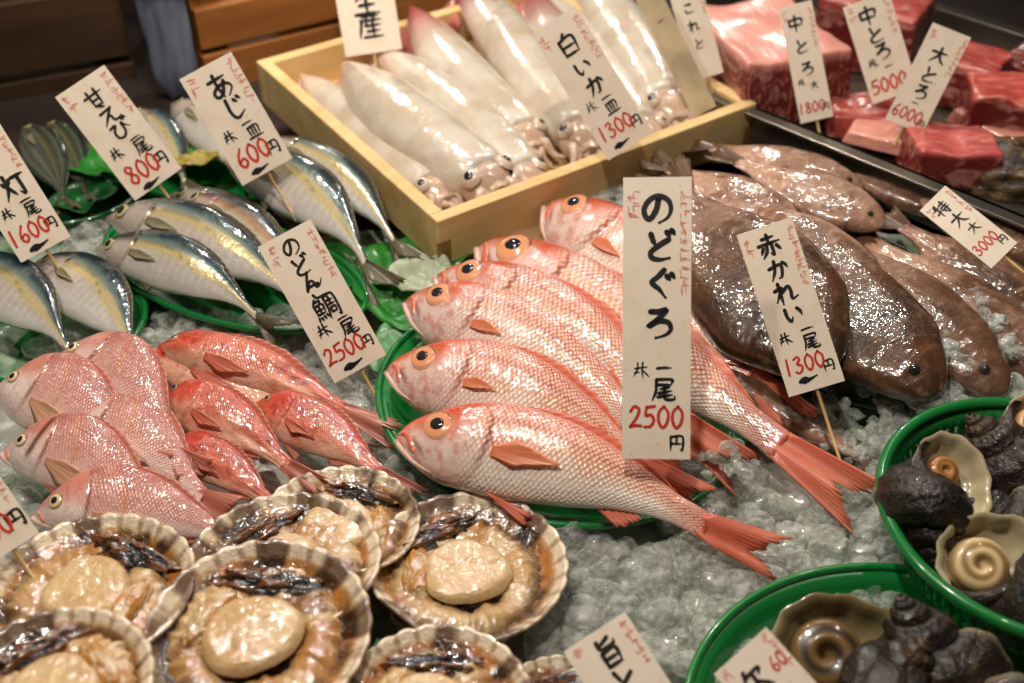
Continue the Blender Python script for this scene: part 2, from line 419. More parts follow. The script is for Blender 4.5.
BREAM = dict(body=.82, d=[(0, .01), (.03, .055), (.09, .125), (.2, .205), (.36, .235), (.55, .195), (.78, .095), (.93, .045), (1, .045)],
             v=[(0, .01), (.03, .04), (.1, .09), (.22, .15), (.42, .18), (.62, .14), (.82, .065), (.94, .042), (1, .042)],
             w=[(0, .008), (.05, .04), (.14, .075), (.32, .1), (.52, .085), (.78, .035), (1, .005)], op=.29, opd=.015,
             fc=(lin(214, 120, 100), lin(232, 178, 160)), fork=.5, tspread=.5, df=(.26, .86, .035), pf=(.32, -.25, .33, -.12), pc=(lin(222, 168, 128), lin(236, 206, 184)),
             eye=(.128, .28, .042), eyec=(lin(216, 196, 150), lin(150, 116, 84)), pup=.5, jaw=(0, .13, .016), jawc=lin(228, 196, 186), maxc=lin(226, 168, 152))
def bream_col(T, v, P, seed):
    n = fbm(P*12, 1, seed); n2 = fbm(P*40, 1, seed+5)
    c = mix(lin(232, 206, 198), lin(208, 152, 142), ss(-.7, .3, v+.5*(n-.5)))
    c = mix(c, lin(178, 102, 94), ss(.3, .95, v+.4*(n-.5))*.85)
    c = mix(c, lin(234, 200, 190), ss(.5, .75, n2)*.4)
    arc = np.abs(np.hypot((T-.26)/.2, (v-.0)/.95)-1); c = mix(c, lin(206, 130, 80), np.exp(-(arc/.05)**2)*ss(.3, .36, T)*.55)
    h = 1-ss(.27, .31, T+.04*v*v)
    head = mix(lin(234, 214, 208), lin(212, 150, 136), ss(-.1, .7, v+.6*(n-.5)))
    lines = np.abs(np.sin(8*np.arctan2(v+.2, T-.08)+n*3)); head = mix(head, lin(196, 120, 104), np.exp(-(lines/.12)**2)*ss(.1, .2, T)*.35)
    c = mix(c, head, h)
    c = mix(c, lin(150, 84, 60), np.exp(-((T-(.29-.045*v*v))/.008)**2)*.75*ss(-.8, .0, v))
    c = mix(c, lin(240, 226, 220), ss(.45, .62, n)*ss(.1, -.6, v)*.5)
    return c
ROCK = dict(body=.80, d=[(0, .012), (.03, .045), (.1, .09), (.2, .118), (.35, .122), (.55, .105), (.8, .055), (.95, .034), (1, .034)],
            v=[(0, .012), (.03, .03), (.1, .07), (.2, .105), (.36, .125), (.58, .1), (.8, .05), (.95, .032), (1, .032)],
            w=[(0, .008), (.05, .045), (.14, .08), (.28, .095), (.5, .075), (.78, .036), (1, .005)], op=.28, opd=.014, lump=.03,
            fc=(lin(206, 84, 62), lin(236, 182, 158)), tc=(lin(206, 96, 76), lin(240, 206, 186)), tj=.2, fork=.16, tspread=.16, df=(.2, .86, .05), pf=(.3, -.25, .24, -.1), pc=(lin(216, 92, 66), lin(236, 170, 140)),
            eye=(.10, .42, .030), eyec=(lin(150, 150, 110), lin(190, 70, 48)), pup=.6, bulge=.5, jaw=(0, .12, .02), jawc=lin(214, 112, 92), maxc=lin(206, 84, 66))
def rock_col(red):
    def f(T, v, P, seed):
        n = fbm(P*9, 1, seed); n2 = fbm(P*30, 1, seed+5)
        c = mix(lin(234, 182, 158), lin(214, 116, 92), ss(-.7, .3, v+1.1*(n-.5)+red*.5))
        c = mix(c, lin(188, 70, 54), ss(.2, 1.0, v+1.1*(n2-.5)+red*.4)*.8)
        c = mix(c, lin(206, 120, 62), ss(.58, .72, n)*.5)
        c = mix(c, lin(140, 46, 36), ss(.56, .70, n2)*.65*ss(-.6, .2, v))
        h = 1-ss(.22, .3, T); c = mix(c, lin(196, 76, 60), h*.6*ss(-.7, .4, v+.8*(n2-.5)))
        return c
    return f
AJI = dict(body=.84, d=[(0, .010), (.04, .035), (.12, .075), (.25, .108), (.42, .118), (.62, .095), (.82, .04), (.94, .017), (1, .016)],
           v=[(0, .010), (.04, .03), (.12, .072), (.25, .11), (.42, .128), (.62, .098), (.82, .038), (.94, .016), (1, .015)],
           w=[(0, .006), (.05, .036), (.14, .062), (.3, .082), (.5, .072), (.78, .028), (1, .01)], op=.24, opd=.008, lump=.004,
           fc=(lin(96, 88, 66), lin(150, 140, 110)), fork=.62, tspread=.42, df=(.36, .9, .02), pf=(.25, -.14, .17, -.05), pc=(lin(150, 138, 104), lin(196, 188, 160)),
           eye=(.10, .17, .040), eyec=(lin(190, 172, 124), lin(84, 78, 64)), pup=.55, bulge=.25, af=(.55, .9, .015), vl=.08, jaw=None)
def aji_col(blue):
    def f(T, v, P, seed):
        n = fbm(P*np.array([6, 20, 6]), 1, seed); n2 = fbm(P*30, 1, seed+5)
        c = mix(lin(236, 232, 226), lin(222, 214, 202), ss(-.6, .1, v))
        c = mix(c, lin(222, 196, 186), ss(.4, .7, n)*.5*ss(-.9, -.2, v))
        c = mix(c, lin(208, 190, 118), np.exp(-((v-.22)/.16)**2)*.75)
        c = mix(c, lin(120, 140, 134), ss(.28, .5, v+.2*(n-.5)))
        c = mix(c, lin(44, 62, 66)*(1-.2*blue)+lin(40, 62, 90)*.25*blue, ss(.48, .74, v+.16*(n2-.5)))
        c = mix(c, lin(60, 50, 40), ss(.86, .97, v)*.6)
        st = np.sin(T*150)*.5+.5; c = mix(c, lin(168, 170, 162), st*.3*ss(-.75, -.3, v)*(1-ss(0, .2, v))*ss(.3, .45, T))
        ll = .26-.26*ss(.45, .62, T); c = mix(c, lin(226, 206, 130), np.exp(-((v-ll)/.035)**2)*ss(.26, .3, T)*.8)
        c = mix(c, lin(110, 100, 72), np.exp(-((v-ll-.06)/.025)**2)*ss(.26, .3, T)*.5)
        h = 1-ss(.22, .26, T+.04*v*v)
        head = mix(lin(214, 200, 190), lin(90, 92, 84), ss(.1, .6, v+.5*(n-.5))); c = mix(c, head, h)
        c = mix(c, lin(28, 28, 28), np.exp(-(((T-.245)/.012)**2+((v-.32)/.13)**2)))
        c = mix(c, lin(126, 112, 100), np.exp(-((T-(.24-.045*v*v))/.006)**2)*.6)
        return c
    return f
FLAT = dict(body=.86, d=[(0, .02), (.04, .07), (.12, .115), (.28, .175), (.5, .185), (.72, .13), (.9, .055), (1, .045)],
            v=[(0, .02), (.04, .07), (.12, .12), (.28, .18), (.5, .19), (.72, .13), (.9, .055), (1, .045)],
            w=[(0, .012), (.05, .045), (.15, .07), (.35, .085), (.6, .07), (.85, .028), (1, .005)], op=.2, opd=.008, lump=.016, pw=.75,
            fc=(lin(96, 66, 44), lin(150, 118, 92)), fork=-.15, tspread=.4, df=(.12, .9, .03), af=(.2, .9, .03), pf=(.22, .0, .12, .1),
            eye=(.085, .18, .020), eyec=(lin(60, 44, 30), lin(84, 60, 42)), pup=.7, bulge=.9, jaw=None)
def flat_col(k):   # k: how much of the pale underside shows
    def f(T, v, P, seed):
        n = fbm(P*8, 1, seed); n2 = fbm(P*34, 1, seed+5, 4)
        br = mix(lin(92, 60, 38), lin(50, 34, 24), ss(.35, .65, n)); br = mix(br, lin(140, 104, 76), ss(.58, .7, n2)*.4)
        pk = mix(lin(196, 156, 134), lin(146, 104, 82), ss(.4, .65, n)); pk = mix(pk, lin(226, 198, 178), ss(.55, .7, n2)*.6)
        kk = np.clip(k+(ss(.35, .9, T)*.5)*(1 if k > .02 else 0)+.5*(n-.5), 0, 1)
        c = mix(br, pk, kk)
        c = mix(c, lin(60, 40, 28), np.exp(-((v-.03-.25*np.exp(-((T-.25)/.08)**2))/.025)**2)*.4*ss(.2, .26, T))
        c = mix(c, lin(58, 38, 26), np.exp(-((T-(.2-.045*v*v))/.008)**2)*.6)
        return c
    return f
# nodoguro ----------------------------------------------------------------
G = 'large red fish laid side by side round the tall price card'
N_ = [  # snout, tail, tau, base, bend, hs, label
 ((397, 437), (785, 549), 34, .004, .065, .97, 'nearest large red fish with its whole scaled flank and red forked tail on the ice'),
 ((388, 369), (712, 494), 34, .004, .085, 1.05, 'second large red fish from the front, tail poking out behind the nearest one'),
 ((407, 301), (706, 464), 34, .006, .07, 1.0, 'third large red fish from the front, its eye just below the eye of the fourth'),
 ((438, 276), (748, 462), 34, .010, .06, .92, 'fourth red fish from the front, head tucked close behind the third one'),
 ((481, 247), (870, 503), 30, -.002, .012, .84, 'long pale red fish whose tail reaches out right of the tall card'),
 ((548, 206), (806, 425), 28, -.004, .03, 1.0, 'farthest red fish, head by the front board of the wooden crate')]
for i, (s, t, tau, b, bd, hs, lb) in enumerate(N_):
    fish('red_seaperch', lb, 'fish', G, s, t, NODO if i in (0, 4) else dict(NODO, pf=(.318, -.2, .12, .06)), M_nodo, nodo_col, tau, b, -.012, bd, hs, .01, 11+i)
fish('flatfish', 'thin brown flatfish on the ice under the skewer of the leaning card', 'fish', None, (690, 352), (893, 478), dict(FLAT, eye=(.085, .18, .016)), M_flat, flat_col(.12), 4, -.004, -.006, .0, .62, 0, 40, eye=False)
# bream -------------------------------------------------------------------
G = 'pink sea bream piled at the left edge'
B_ = [((58, 356), (200, 478), 30, .012, .10, 1.06, 'farthest pink bream of the pile, touching the silver fish behind'),
 ((-4, 388), (166, 474), 30, .010, .09, 1.2, 'pink bream at the left edge with pale belly and long yellowish fin'),
 ((60, 420), (236, 516), 26, .004, .10, 1.02, 'small pink bream whose head is buried under its neighbour'),
 ((3, 452), (200, 526), 34, .008, .10, 1.05, 'pink bream with a dark brown streak behind its eye'),
 ((33, 516), (286, 548), 36, .004, .085, .90, 'nearest pink bream, lying behind the scallops')]
for i, (s, t, tau, b, bd, hs, lb) in enumerate(B_):
    def cf(T, v, P, seed, i=i):
        c = bream_col(T, v, P, seed)
        if i == 3: c = mix(c, lin(96, 58, 30), np.exp(-((T-.215-.03*v)/.016)**2)*ss(-.45, -.1, v)*.9*(1-ss(.75, .95, v)))
        return c
    fish('sea_bream', lb, 'fish', G, s, t, BREAM, M_bream, cf, tau, b, -.01, bd, hs, .0, 21+i)
# red rockfish ------------------------------------------------------------
G = 'small red rockfish heaped beside the bream'
R_ = [((146, 362), (370, 448), 14, -.002, .05, 1.1, -.9, 'pale orange rockfish with gaping mouth lying below the dark red back one'),
 ((157, 349), (394, 426), 30, .006, .06, 1.0, .1, 'farthest red rockfish with dark red head and long pale speckled tail'),
 ((254, 406), (414, 492), 30, .004, .06, 1.42, .7, 'deep red rockfish at the right of the heap, with a red frayed tail fin'),
 ((163, 395), (322, 486), 32, .010, .06, 1.4, .0, 'orange-red rockfish in the middle of the heap, head pointing left'),
 ((173, 442), (300, 524), 34, .004, .05, 1.35, .6, 'dark red rockfish wedged between the bream and a scallop')]
for i, (s, t, tau, b, bd, hs, rd, lb) in enumerate(R_):
    fish('red_rockfish', lb, 'fish', G, s, t, ROCK, M_rock, rock_col(rd), tau, b, -.01, bd, hs, .0, 31+i)
# horse mackerel ----------------------------------------------------------
G = 'silver horse mackerel in the green trays'
A_ = [((-52, 268), (92, 366), 26, .008, .09, 1.5, 1, 'blue-backed silver mackerel cut off by the left picture edge'),
 ((36, 262), (154, 374), 20, .008, .09, 1.5, .3, 'silver mackerel with its back to the right, second from the left edge'),
 ((170, 196), (330, 290), 24, .006, .08, .95, 0, 'mackerel of which only the head shows under the two back price cards'),
 ((185, 200), (330, 312), 30, .010, .08, .95, .4, 'dark-backed mackerel with a rosy sheen, hidden behind its neighbour'),
 ((107, 218), (338, 318), 32, .010, .08, 1.12, .5, 'second mackerel in the front tray, belly resting on the nearest one'),
 ((96, 250), (290, 330), 36, .008, .09, 1.22, 1, 'nearest mackerel in the front tray, whole flank and yellow stripe in view'),
 ((256, 146), (424, 262), 26, .008, .09, .95, .3, 'farthest mackerel beside the left board of the wooden crate'),
 ((226, 162), (396, 286), 30, .012, .10, 1.15, .6, 'plump green-backed mackerel running down from the price card to its forked tail'),
 ((172, 104), (262, 196), 20, .012, .06, 1.2, .5, 'silver fish with pinkish mouth behind the card in the back tray'),
 ((132, 112), (196, 196), 18, .006, .06, 1.3, .3, 'grey silver fish peeping out right of the card marked 800'),
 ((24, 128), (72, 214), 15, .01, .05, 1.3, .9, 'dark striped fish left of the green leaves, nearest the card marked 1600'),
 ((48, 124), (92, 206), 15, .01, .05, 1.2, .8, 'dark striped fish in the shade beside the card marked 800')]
for i, (s, t, tau, b, bd, hs, bl, lb) in enumerate(A_):
    def cf(T, v, P, seed, i=i, bl=bl):
        c = aji_col(bl)(T, v, P, seed)
        if i == 3: c = mix(c, lin(190, 130, 120), np.exp(-((v-.3)/.2)**2)*.6)
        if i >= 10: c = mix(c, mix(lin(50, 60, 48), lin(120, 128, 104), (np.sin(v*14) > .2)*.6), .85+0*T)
        return c
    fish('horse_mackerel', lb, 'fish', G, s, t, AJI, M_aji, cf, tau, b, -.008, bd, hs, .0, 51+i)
# flatfish ----------------------------------------------------------------
G = 'brown flatfish heaped on the right of the crate'
F_ = [((862, 190), (688, 140), -4, .024, .0, 1.05, .6, 'pale pink-brown flatfish along the steel tray at the top of the heap'),
 ((968, 214), (808, 150), 0, .012, .0, 1.1, .45, 'grey-pink flatfish pressed against the steel rim, half under the others'),
 ((884, 226), (716, 152), -6, .030, .0, 1.1, .7, 'pinkish flatfish showing its pale side above the top of the leaning card'),
 ((800, 236), (650, 158), -8, .030, .0, 1.15, .65, 'pale flatfish at the crate end of the heap'),
 ((1040, 262), (884, 176), 2, .016, .0, .95, .5, 'grey-brown flatfish pressed along the steel rim under the small flat card'),
 ((1066, 330), (880, 212), -2, .016, .0, 1.05, .4, 'brown flatfish at the right picture edge below the small flat card'),
 ((1050, 378), (846, 222), -8, .014, .0, .95, .45, 'brown flatfish with a pale ice-wet back, second from the right edge'),
 ((1004, 396), (800, 214), -10, .018, .0, .92, .2, 'dark brown flatfish right of the ice lumps in the heap'),
 ((886, 300), (716, 184), -10, .034, .0, .95, .5, 'pale mottled flatfish lying across the heap beside the leaning card'),
 ((826, 372), (660, 170), -16, .016, .0, 1.25, .03, 'dark glossy flatfish just right of the tall price card'),
 ((936, 396), (742, 208), -14, .02, .0, 1.08, .05, 'largest brown flatfish with its round head and eye facing the green basket')]
for i, (s, t, tau, b, bd, hs, k, lb) in enumerate(F_):
    fish('flatfish', lb, 'fish', G, s, t, FLAT, M_flat, flat_col(k), tau, b, .0, bd, hs, .0, 71+i, fins=('tail_fin', 'dorsal_fin', 'anal_fin'))
# ------------------------------------------------------------------ crate and squid
M_wood = wood('pale_crate_wood', lin(226, 196, 140), lin(206, 168, 108), (4, 40, 40))
M_woodend = wood('crate_end_grain', lin(170, 122, 66), lin(128, 86, 44), (30, 30, 30))
ZT = .055
A0, B0, C0 = at(266, 58, ZT), at(437, 222, ZT), at(757, 103, ZT)
ex = nrm(C0-B0); ey = A0-B0; ey = nrm(ey-ex*(ey@ex)); cw = np.linalg.norm(C0-B0); cl = float((A0-B0)@ey)
cr = empty('wooden_crate', frame(B0-np.array([0, 0, ZT-.006]), ex, ey, (0, 0, 1)))
tag(cr, 'pale wooden crate with jointed corners, filled with white squid', 'crate')
hh, th = ZT-.006, .0135
for nm, lo, hi in (('front_board', (.0, 0, 0), (cw, th, hh)), ('back_board', (0, cl-th, 0), (cw, cl, hh)), ('left_board', (0, th, 0), (th, cl-th, hh)), ('right_board', (cw-th, th, 0), (cw, cl-th, hh))):
    mb = MB(); box(mb, lo, hi); mb.build(nm, M_wood, cr, smooth=False, bevel=.0012)
mb = MB(); box(mb, (th, th, .002), (cw-th, cl-th, .008)); mb.build('bottom_board', M_wood, cr, smooth=False)
for nm, lo, hi in (('corner_joint', (-.0006, -.0006, .001), (.013, .002, .026)), ('corner_joint', (cw-.013, -.0006, .001), (cw+.0006, .002, .026))):
    mb = MB(); box(mb, lo, hi); mb.build(nm, M_woodend, cr, smooth=False)
def squid(label, tip, head, rad, z0, z1, pinkness=.2, seed=1, finw=1.0):
    M, L = fishframe(tip, head, z0, z1, rnd.uniform(-12, 12))
    e = empty('squid', M); tag(e, label, 'squid', 'white squid packed in the wooden crate')
    Lm = L*.84; nt_, na = 70, 36
    T = np.linspace(0, 1, nt_); a = np.linspace(0, 2*math.pi, na, endpoint=False); TT, AA = np.meshgrid(T, a, indexing='ij')
    r = curve([(0, .03), (.05, .22), (.2, .62), (.4, .92), (.6, 1), (.85, .9), (.97, .8), (1, .7)], TT)*rad
    bow = np.sin(TT*math.pi)*.01*(seed % 3-1)
    wr = 1+.035*(fbm(np.stack([TT*3, np.cos(AA)*2.5, np.sin(AA)*2.5+seed], -1), 1, seed)-.5)*2
    P = np.stack([TT*Lm, r*np.cos(AA)*wr+bow, r*.78*np.sin(AA)*wr], -1)
    n = fbm(P*40, 1, seed)
    col = mix(lin(216, 206, 192), lin(200, 184, 164), ss(.3, .7, n)); col = mix(col, lin(176, 84, 90), (1-ss(.04, .2+.32*pinkness, TT))*(.12+.95*pinkness))
    col = mix(col, lin(190, 130, 120), ss(.62, .8, fbm(P*90, 1, seed+3))*.25*pinkness)
    mesh('mantle', P, gfaces(nt_, na, False, True)+[tuple(range(na)), tuple((nt_-1)*na+j for j in range(na))[::-1]], M_squid, e, col=col)
    for sgn in (1, -1):
        V = []; cc = []
        for i in range(16):
            k = i/15; t = .01+.36*k
            rr = float(curve([(0, .03), (.05, .22), (.2, .62), (.4, .92), (1, 1)], np.array(t)))*rad
            for j in range(6):
                q = j/5; w = rr*.85+finw*rad*.55*math.sin(math.pi*k**.8)*q
                V.append((t*Lm+.01*q*0, sgn*w, -.004-.35*rad*q*q+.0015*math.sin(k*14+seed)))
                cc.append(mix(lin(228, 200, 184), lin(190, 108, 106), min(1, .35+pinkness*.8)))
        mesh('fin', V, gfaces(16, 6), M_squid, e, col=cc, solid=.0018)
    mb = MB(); hp = [(Lm*.97+k*L*.013, 0, -.002) for k in range(9)]
    hr = [rad*v for v in (.5, .56, .62, .66, .66, .6, .52, .4, .25)]
    c = [mix(lin(214, 188, 164), lin(150, 104, 92), .5*fbm(np.array([k*.7, seed, 1.]), 1)) for k in range(9)]
    tube(mb, hp, hr, 18, np.array(c), .85); hd = mb.build('head', M_squid, e)
    for sgn in (1, -1):
        mb = MB(); cpt = np.array([Lm*.97+L*.045, sgn*rad*.46, rad*.34]); u = nrm(np.array([.1, sgn*.55, .85]))
        def dome(mb, c, u, R, hgt, col):
            x = nrm(np.cross(u, (1, 0, 0))); y = np.cross(u, x); V = [c+u*hgt]; K = 16
            for i in range(1, 6):
                for j in range(K):
                    w = 2*math.pi*j/K; q = i/5; V.append(c+R*q*(math.cos(w)*x+math.sin(w)*y)+u*(hgt*math.sqrt(1-q*q)))
            mb.add(V, [(0, 1+j, 1+(j+1) % K) for j in range(K)]+[(1+i*K+j, 1+(i+1)*K+j, 1+(i+1)*K+(j+1) % K, 1+i*K+(j+1) % K) for i in range(4) for j in range(K)], col)
        dome(mb, cpt, u, rad*.26, rad*.16, lin(206, 186, 168)); ey_ = mb.build('eye', M_eye, hd)
        mb = MB(); dome(mb, cpt+u*rad*.07, u, rad*.15, rad*.12, lin(20, 20, 24)); mb.build('pupil', M_pupil, ey_)
    for k in range(8):
        w = (k-3.5)/3.5; mb = MB(); pts = []
        for q in np.linspace(0, 1, 12):
            pts.append((Lm*.97+L*(.085+.06*q), rad*(.42*w+.3*w*q+.12*math.sin(q*5+k+seed)*q), rad*(.1*math.cos(k*2.1)-.25*q+.1*math.sin(q*6+k))))
        tube(mb, pts, np.linspace(rad*.15, rad*.04, 12), 8, lin(220, 192, 172)*(.85+.15*rnd.random()))
        mb.build('arm', M_squid, hd)
Q_ = [((300, 74), (462, 214), .031, .030, .030, .1, 'leftmost squid, half hidden against the left board of the crate'),
 ((458, -14), (530, 96), .030, .062, .03, 1.0, 'squid with a dark purple tip standing behind the others at the back board'),
 ((410, 6), (548, 164), .033, .062, .034, .9, 'squid with a bright pink tip in the second row'),
 ((528, -14), (606, 160), .032, .058, .03, 1.0, 'squid with a purple tip lying half under the squid price card'),
 ((372, 48), (556, 206), .034, .044, .032, .3, 'squid with pink nub, lying behind the front large one'),
 ((474, -22), (604, 172), .037, .050, .036, .1, 'long white squid with pointed tip in the middle of the crate'),
 ((520, -34), (672, 168), .032, .034, .03, .1, 'white squid passing under the right edge of its price card'),
 ((556, -44), (692, 140), .038, .050, .036, .05, 'squid nearest the right board, beside the stained old card'),
 ((343, 62), (516, 206), .041, .054, .038, .15, 'front large white squid with its black eye at the front board')]
for i, (t, h, r, z0, z1, pk, lb) in enumerate(Q_): squid(lb, t, h, r, z0, z1, pk, i+1)
# ------------------------------------------------------------------ scallops
def scallop(label, c, w, z, yaw, tilt=-4, seed=1, big=1.0):
    P = at(c[0], c[1], z); dist = np.linalg.norm(P-CAM); R = w/2*dist/F*1.01
    cy_, sy_ = math.cos(yaw), math.sin(yaw); M = np.eye(4)
    M[:3, :3] = np.array(Matrix.Rotation(math.radians(tilt), 3, 'X'))@np.array(Matrix.Rotation(yaw, 3, 'Z')); M[:3, 3] = P
    e = empty('scallop', M); tag(e, label, 'scallop', 'open scallops on the half shell in the foreground')
    na, nr = 176, 26; a = np.linspace(0, 2*math.pi, na, endpoint=False); rr = np.linspace(0, 1, nr)**.8
    A, Q = np.meshgrid(a, rr, indexing='ij')
    ribs = 26; hinge = np.exp(-(((A-math.pi*1.5))/.42)**2)
    rad = R*(1-.10*hinge+.007*np.cos(ribs*A)*Q**3*(1-hinge)+.02*(fbm(np.stack([np.cos(A)*2, np.sin(A)*2, 0*A+seed], -1), 1, seed)-.5))
    z_ = R*(.30*Q**2.2-.30)+R*.009*np.cos(ribs*A)*ss(.45, 1, Q)+R*.03*ss(.9, 1, Q)
    V = np.stack([rad*Q*np.cos(A), rad*Q*np.sin(A), z_], -1)
    n = fbm(V*60, 1, seed); n2 = fbm(np.stack([np.cos(A)*3, np.sin(A)*3, Q*1.5+seed], -1), 1, seed+2)
    col = mix(lin(206, 176, 132), lin(236, 222, 200), ss(.86, .92, Q+.1*(n-.5)))
    col = mix(col, lin(160, 126, 98), ss(.35, .95, np.cos(ribs*A+math.pi))*ss(.8, .92, Q)*.7)
    col = mix(col, lin(96, 62, 40), ss(.5, .62, n2)*ss(.72, .86, Q)*.8)
    col = mix(col, mix(lin(92, 54, 22), lin(176, 116, 48), ss(.4, .6, n)), (1-ss(.82, .90, Q+.14*(n2-.5)))*.85); col = mix(col, lin(44, 28, 18), ss(.52, .62, n2)*(1-ss(.84, .92, Q))*.85)
    mesh('shell', V, gfaces(na, nr, True), M_flesh, e, col=col, solid=.0022, off=-1)
    # dark juice and gut in the bottom of the shell
    def blob(nm, c0, rx, ry, rz, bump, colf, sd, n1=80, n2_=40, rot=0, fr=3.0):
        u = np.linspace(0, 2*math.pi, n1, endpoint=False); v = np.linspace(-.25, math.pi/2, n2_); U, W = np.meshgrid(u, v, indexing='ij')
        D = np.stack([np.cos(U)*np.cos(W), np.sin(U)*np.cos(W), np.sin(W)], -1); nn = fbm(D*fr, 1, sd, 3)
        k = 1+bump*(nn-.5)*2
        x = D[..., 0]*rx*k; y = D[..., 1]*ry*k; cr_, sr_ = math.cos(rot), math.sin(rot)
        Vv = np.stack([c0[0]+cr_*x-sr_*y, c0[1]+sr_*x+cr_*y, c0[2]+D[..., 2]*rz*k], -1)
        return mesh(nm, Vv, gfaces(n1, n2_, True), M_flesh, e, col=colf(D, nn))
    r_ = np.random.RandomState(seed)
    off = np.array([r_.uniform(-.06, .06), r_.uniform(-.1, .0)])*R
    # mantle: frilled ring of translucent flesh
    nm_, mm = 150, 22; a = np.linspace(0, 2*math.pi, nm_, endpoint=False); b = np.linspace(0, 2*math.pi, mm, endpoint=False); A, Bt = np.meshgrid(a, b, indexing='ij')
    base = np.stack([np.cos(A)*1.6, np.sin(A)*1.6, 0*A+seed], -1); nn = fbm(base*1.6, 1, seed)
    frill = .07*np.sin(A*31+14*nn+3*np.cos(Bt))*ss(-.4, .9, np.cos(Bt))*(.3+1.4*fbm(base*2.7, 1, seed+13))
    cR = R*(.58+.16*(nn-.5)); tr = R*(.21+.14*(fbm(base*2.3, 1, seed+4)-.5)); det = 1+.5*(fbm(np.stack([np.cos(A)*4, np.sin(A)*4, np.cos(Bt)*1.5+seed], -1), 1, seed, 4)-.5)
    rad = cR+tr*np.cos(Bt)*det*(1+.0*frill); zz = -.15*R+tr*.62*np.sin(Bt)*det+R*frill*.30
    V = np.stack([rad*np.cos(A)+off[0], rad*np.sin(A)+off[1], zz], -1)
    cn = fbm(V*55, 1, seed+6); cn2 = fbm(base*1.1, 1, seed+8)
    col = mix(lin(196, 164, 118), lin(214, 192, 156), ss(.4, .7, cn)); col = mix(col, lin(178, 128, 70), ss(.44, .60, cn2)*.75)
    col = mix(col, lin(120, 76, 38), ss(.60, .72, cn)*.7); col = mix(col, lin(70, 44, 26), ss(.15, .85, np.cos(Bt))*ss(.42, .6, fbm(V*26, 1, seed+3))*.75)
    mesh('mantle', V, gfaces(nm_, mm, True, True), M_flesh, e, col=col)
    ga = r_.uniform(.25*math.pi, .75*math.pi)-yaw
    blob('gut', (math.cos(ga)*R*.62+off[0], math.sin(ga)*R*.56+off[1], -.07*R), R*.46, R*.15, R*.13, .6, lambda D, n: mix(lin(34, 22, 16), lin(120, 72, 28), ss(.48, .62, n)), seed+9, rot=ga+1.57)
    gb = ga+r_.choice([-1, 1])*r_.uniform(.9, 1.5)
    blob('roe', (math.cos(gb)*R*.47+off[0], math.sin(gb)*R*.45+off[1], -.06*R), R*.34, R*.16, R*.15, .22, lambda D, n: mix(lin(206, 184, 146), lin(190, 138, 70), ss(.4, .65, n)), seed+11, rot=gb+1.57)
    # the round white muscle
    n1, n2_ = 72, 22; u = np.linspace(0, 2*math.pi, n1, endpoint=False); v = np.linspace(0, 1, n2_); U, W = np.meshgrid(u, v, indexing='ij')
    ra = R*.43*big*(1+.05*np.sin(2*U+seed)+.03*np.sin(3*U+2*seed)); prof = np.where(W < .5, (W/.5)*.74, .74+.26*np.sin((W-.5)/.5*math.pi/2))
    zt = np.where(W < .5, 1.0-.09*(W/.5)**2, .91-1.0*(1-np.cos((W-.5)/.5*math.pi/2)))
    nn = fbm(np.stack([prof*np.cos(U)*2, prof*np.sin(U)*2, 0*U+seed], -1), 1, seed)
    V = np.stack([ra*prof*np.cos(U)+off[0], ra*prof*np.sin(U)*.97+off[1], R*(.10*zt+.07*(nn-.5))], -1)
    col = mix(lin(216, 190, 150), lin(202, 168, 122), ss(.35, .7, fbm(V*50, 1, seed+1))*.6)
    mesh('adductor_muscle', V, gfaces(n1, n2_, True), M_flesh, e, col=col)
S_ = [((338, 524), 160, .020, .35, 'farthest scallop, tucked under the red rockfish tails'),
 ((284, 562), 186, .030, -.4, 'scallop between the front large one and the farthest, with dark gut at its left'),
 ((90, 590), 190, .040, .2, 'scallop at the left below the pink bream'),
 ((467, 566), 198, .020, -.75, 'rightmost scallop, lying alone beside the ice'),
 ((258, 632), 214, .042, .1, 'front large scallop in the middle of the heap'),
 ((48, 690), 184, .066, .3, 'scallop in the bottom left corner with a pale ribbed rim'),
 ((436, 704), 186, .034, -.2, 'scallop cut off by the bottom edge, below the rightmost whole one'),
 ((562, 712), 130, .004, .9, 'scallop behind the bottom card on the ice, only its flesh in view')]
for i, (c, w, z, y, lb) in enumerate(S_): scallop(lb, c, w, z, y, -4 if i != 4 else 2, i+3)
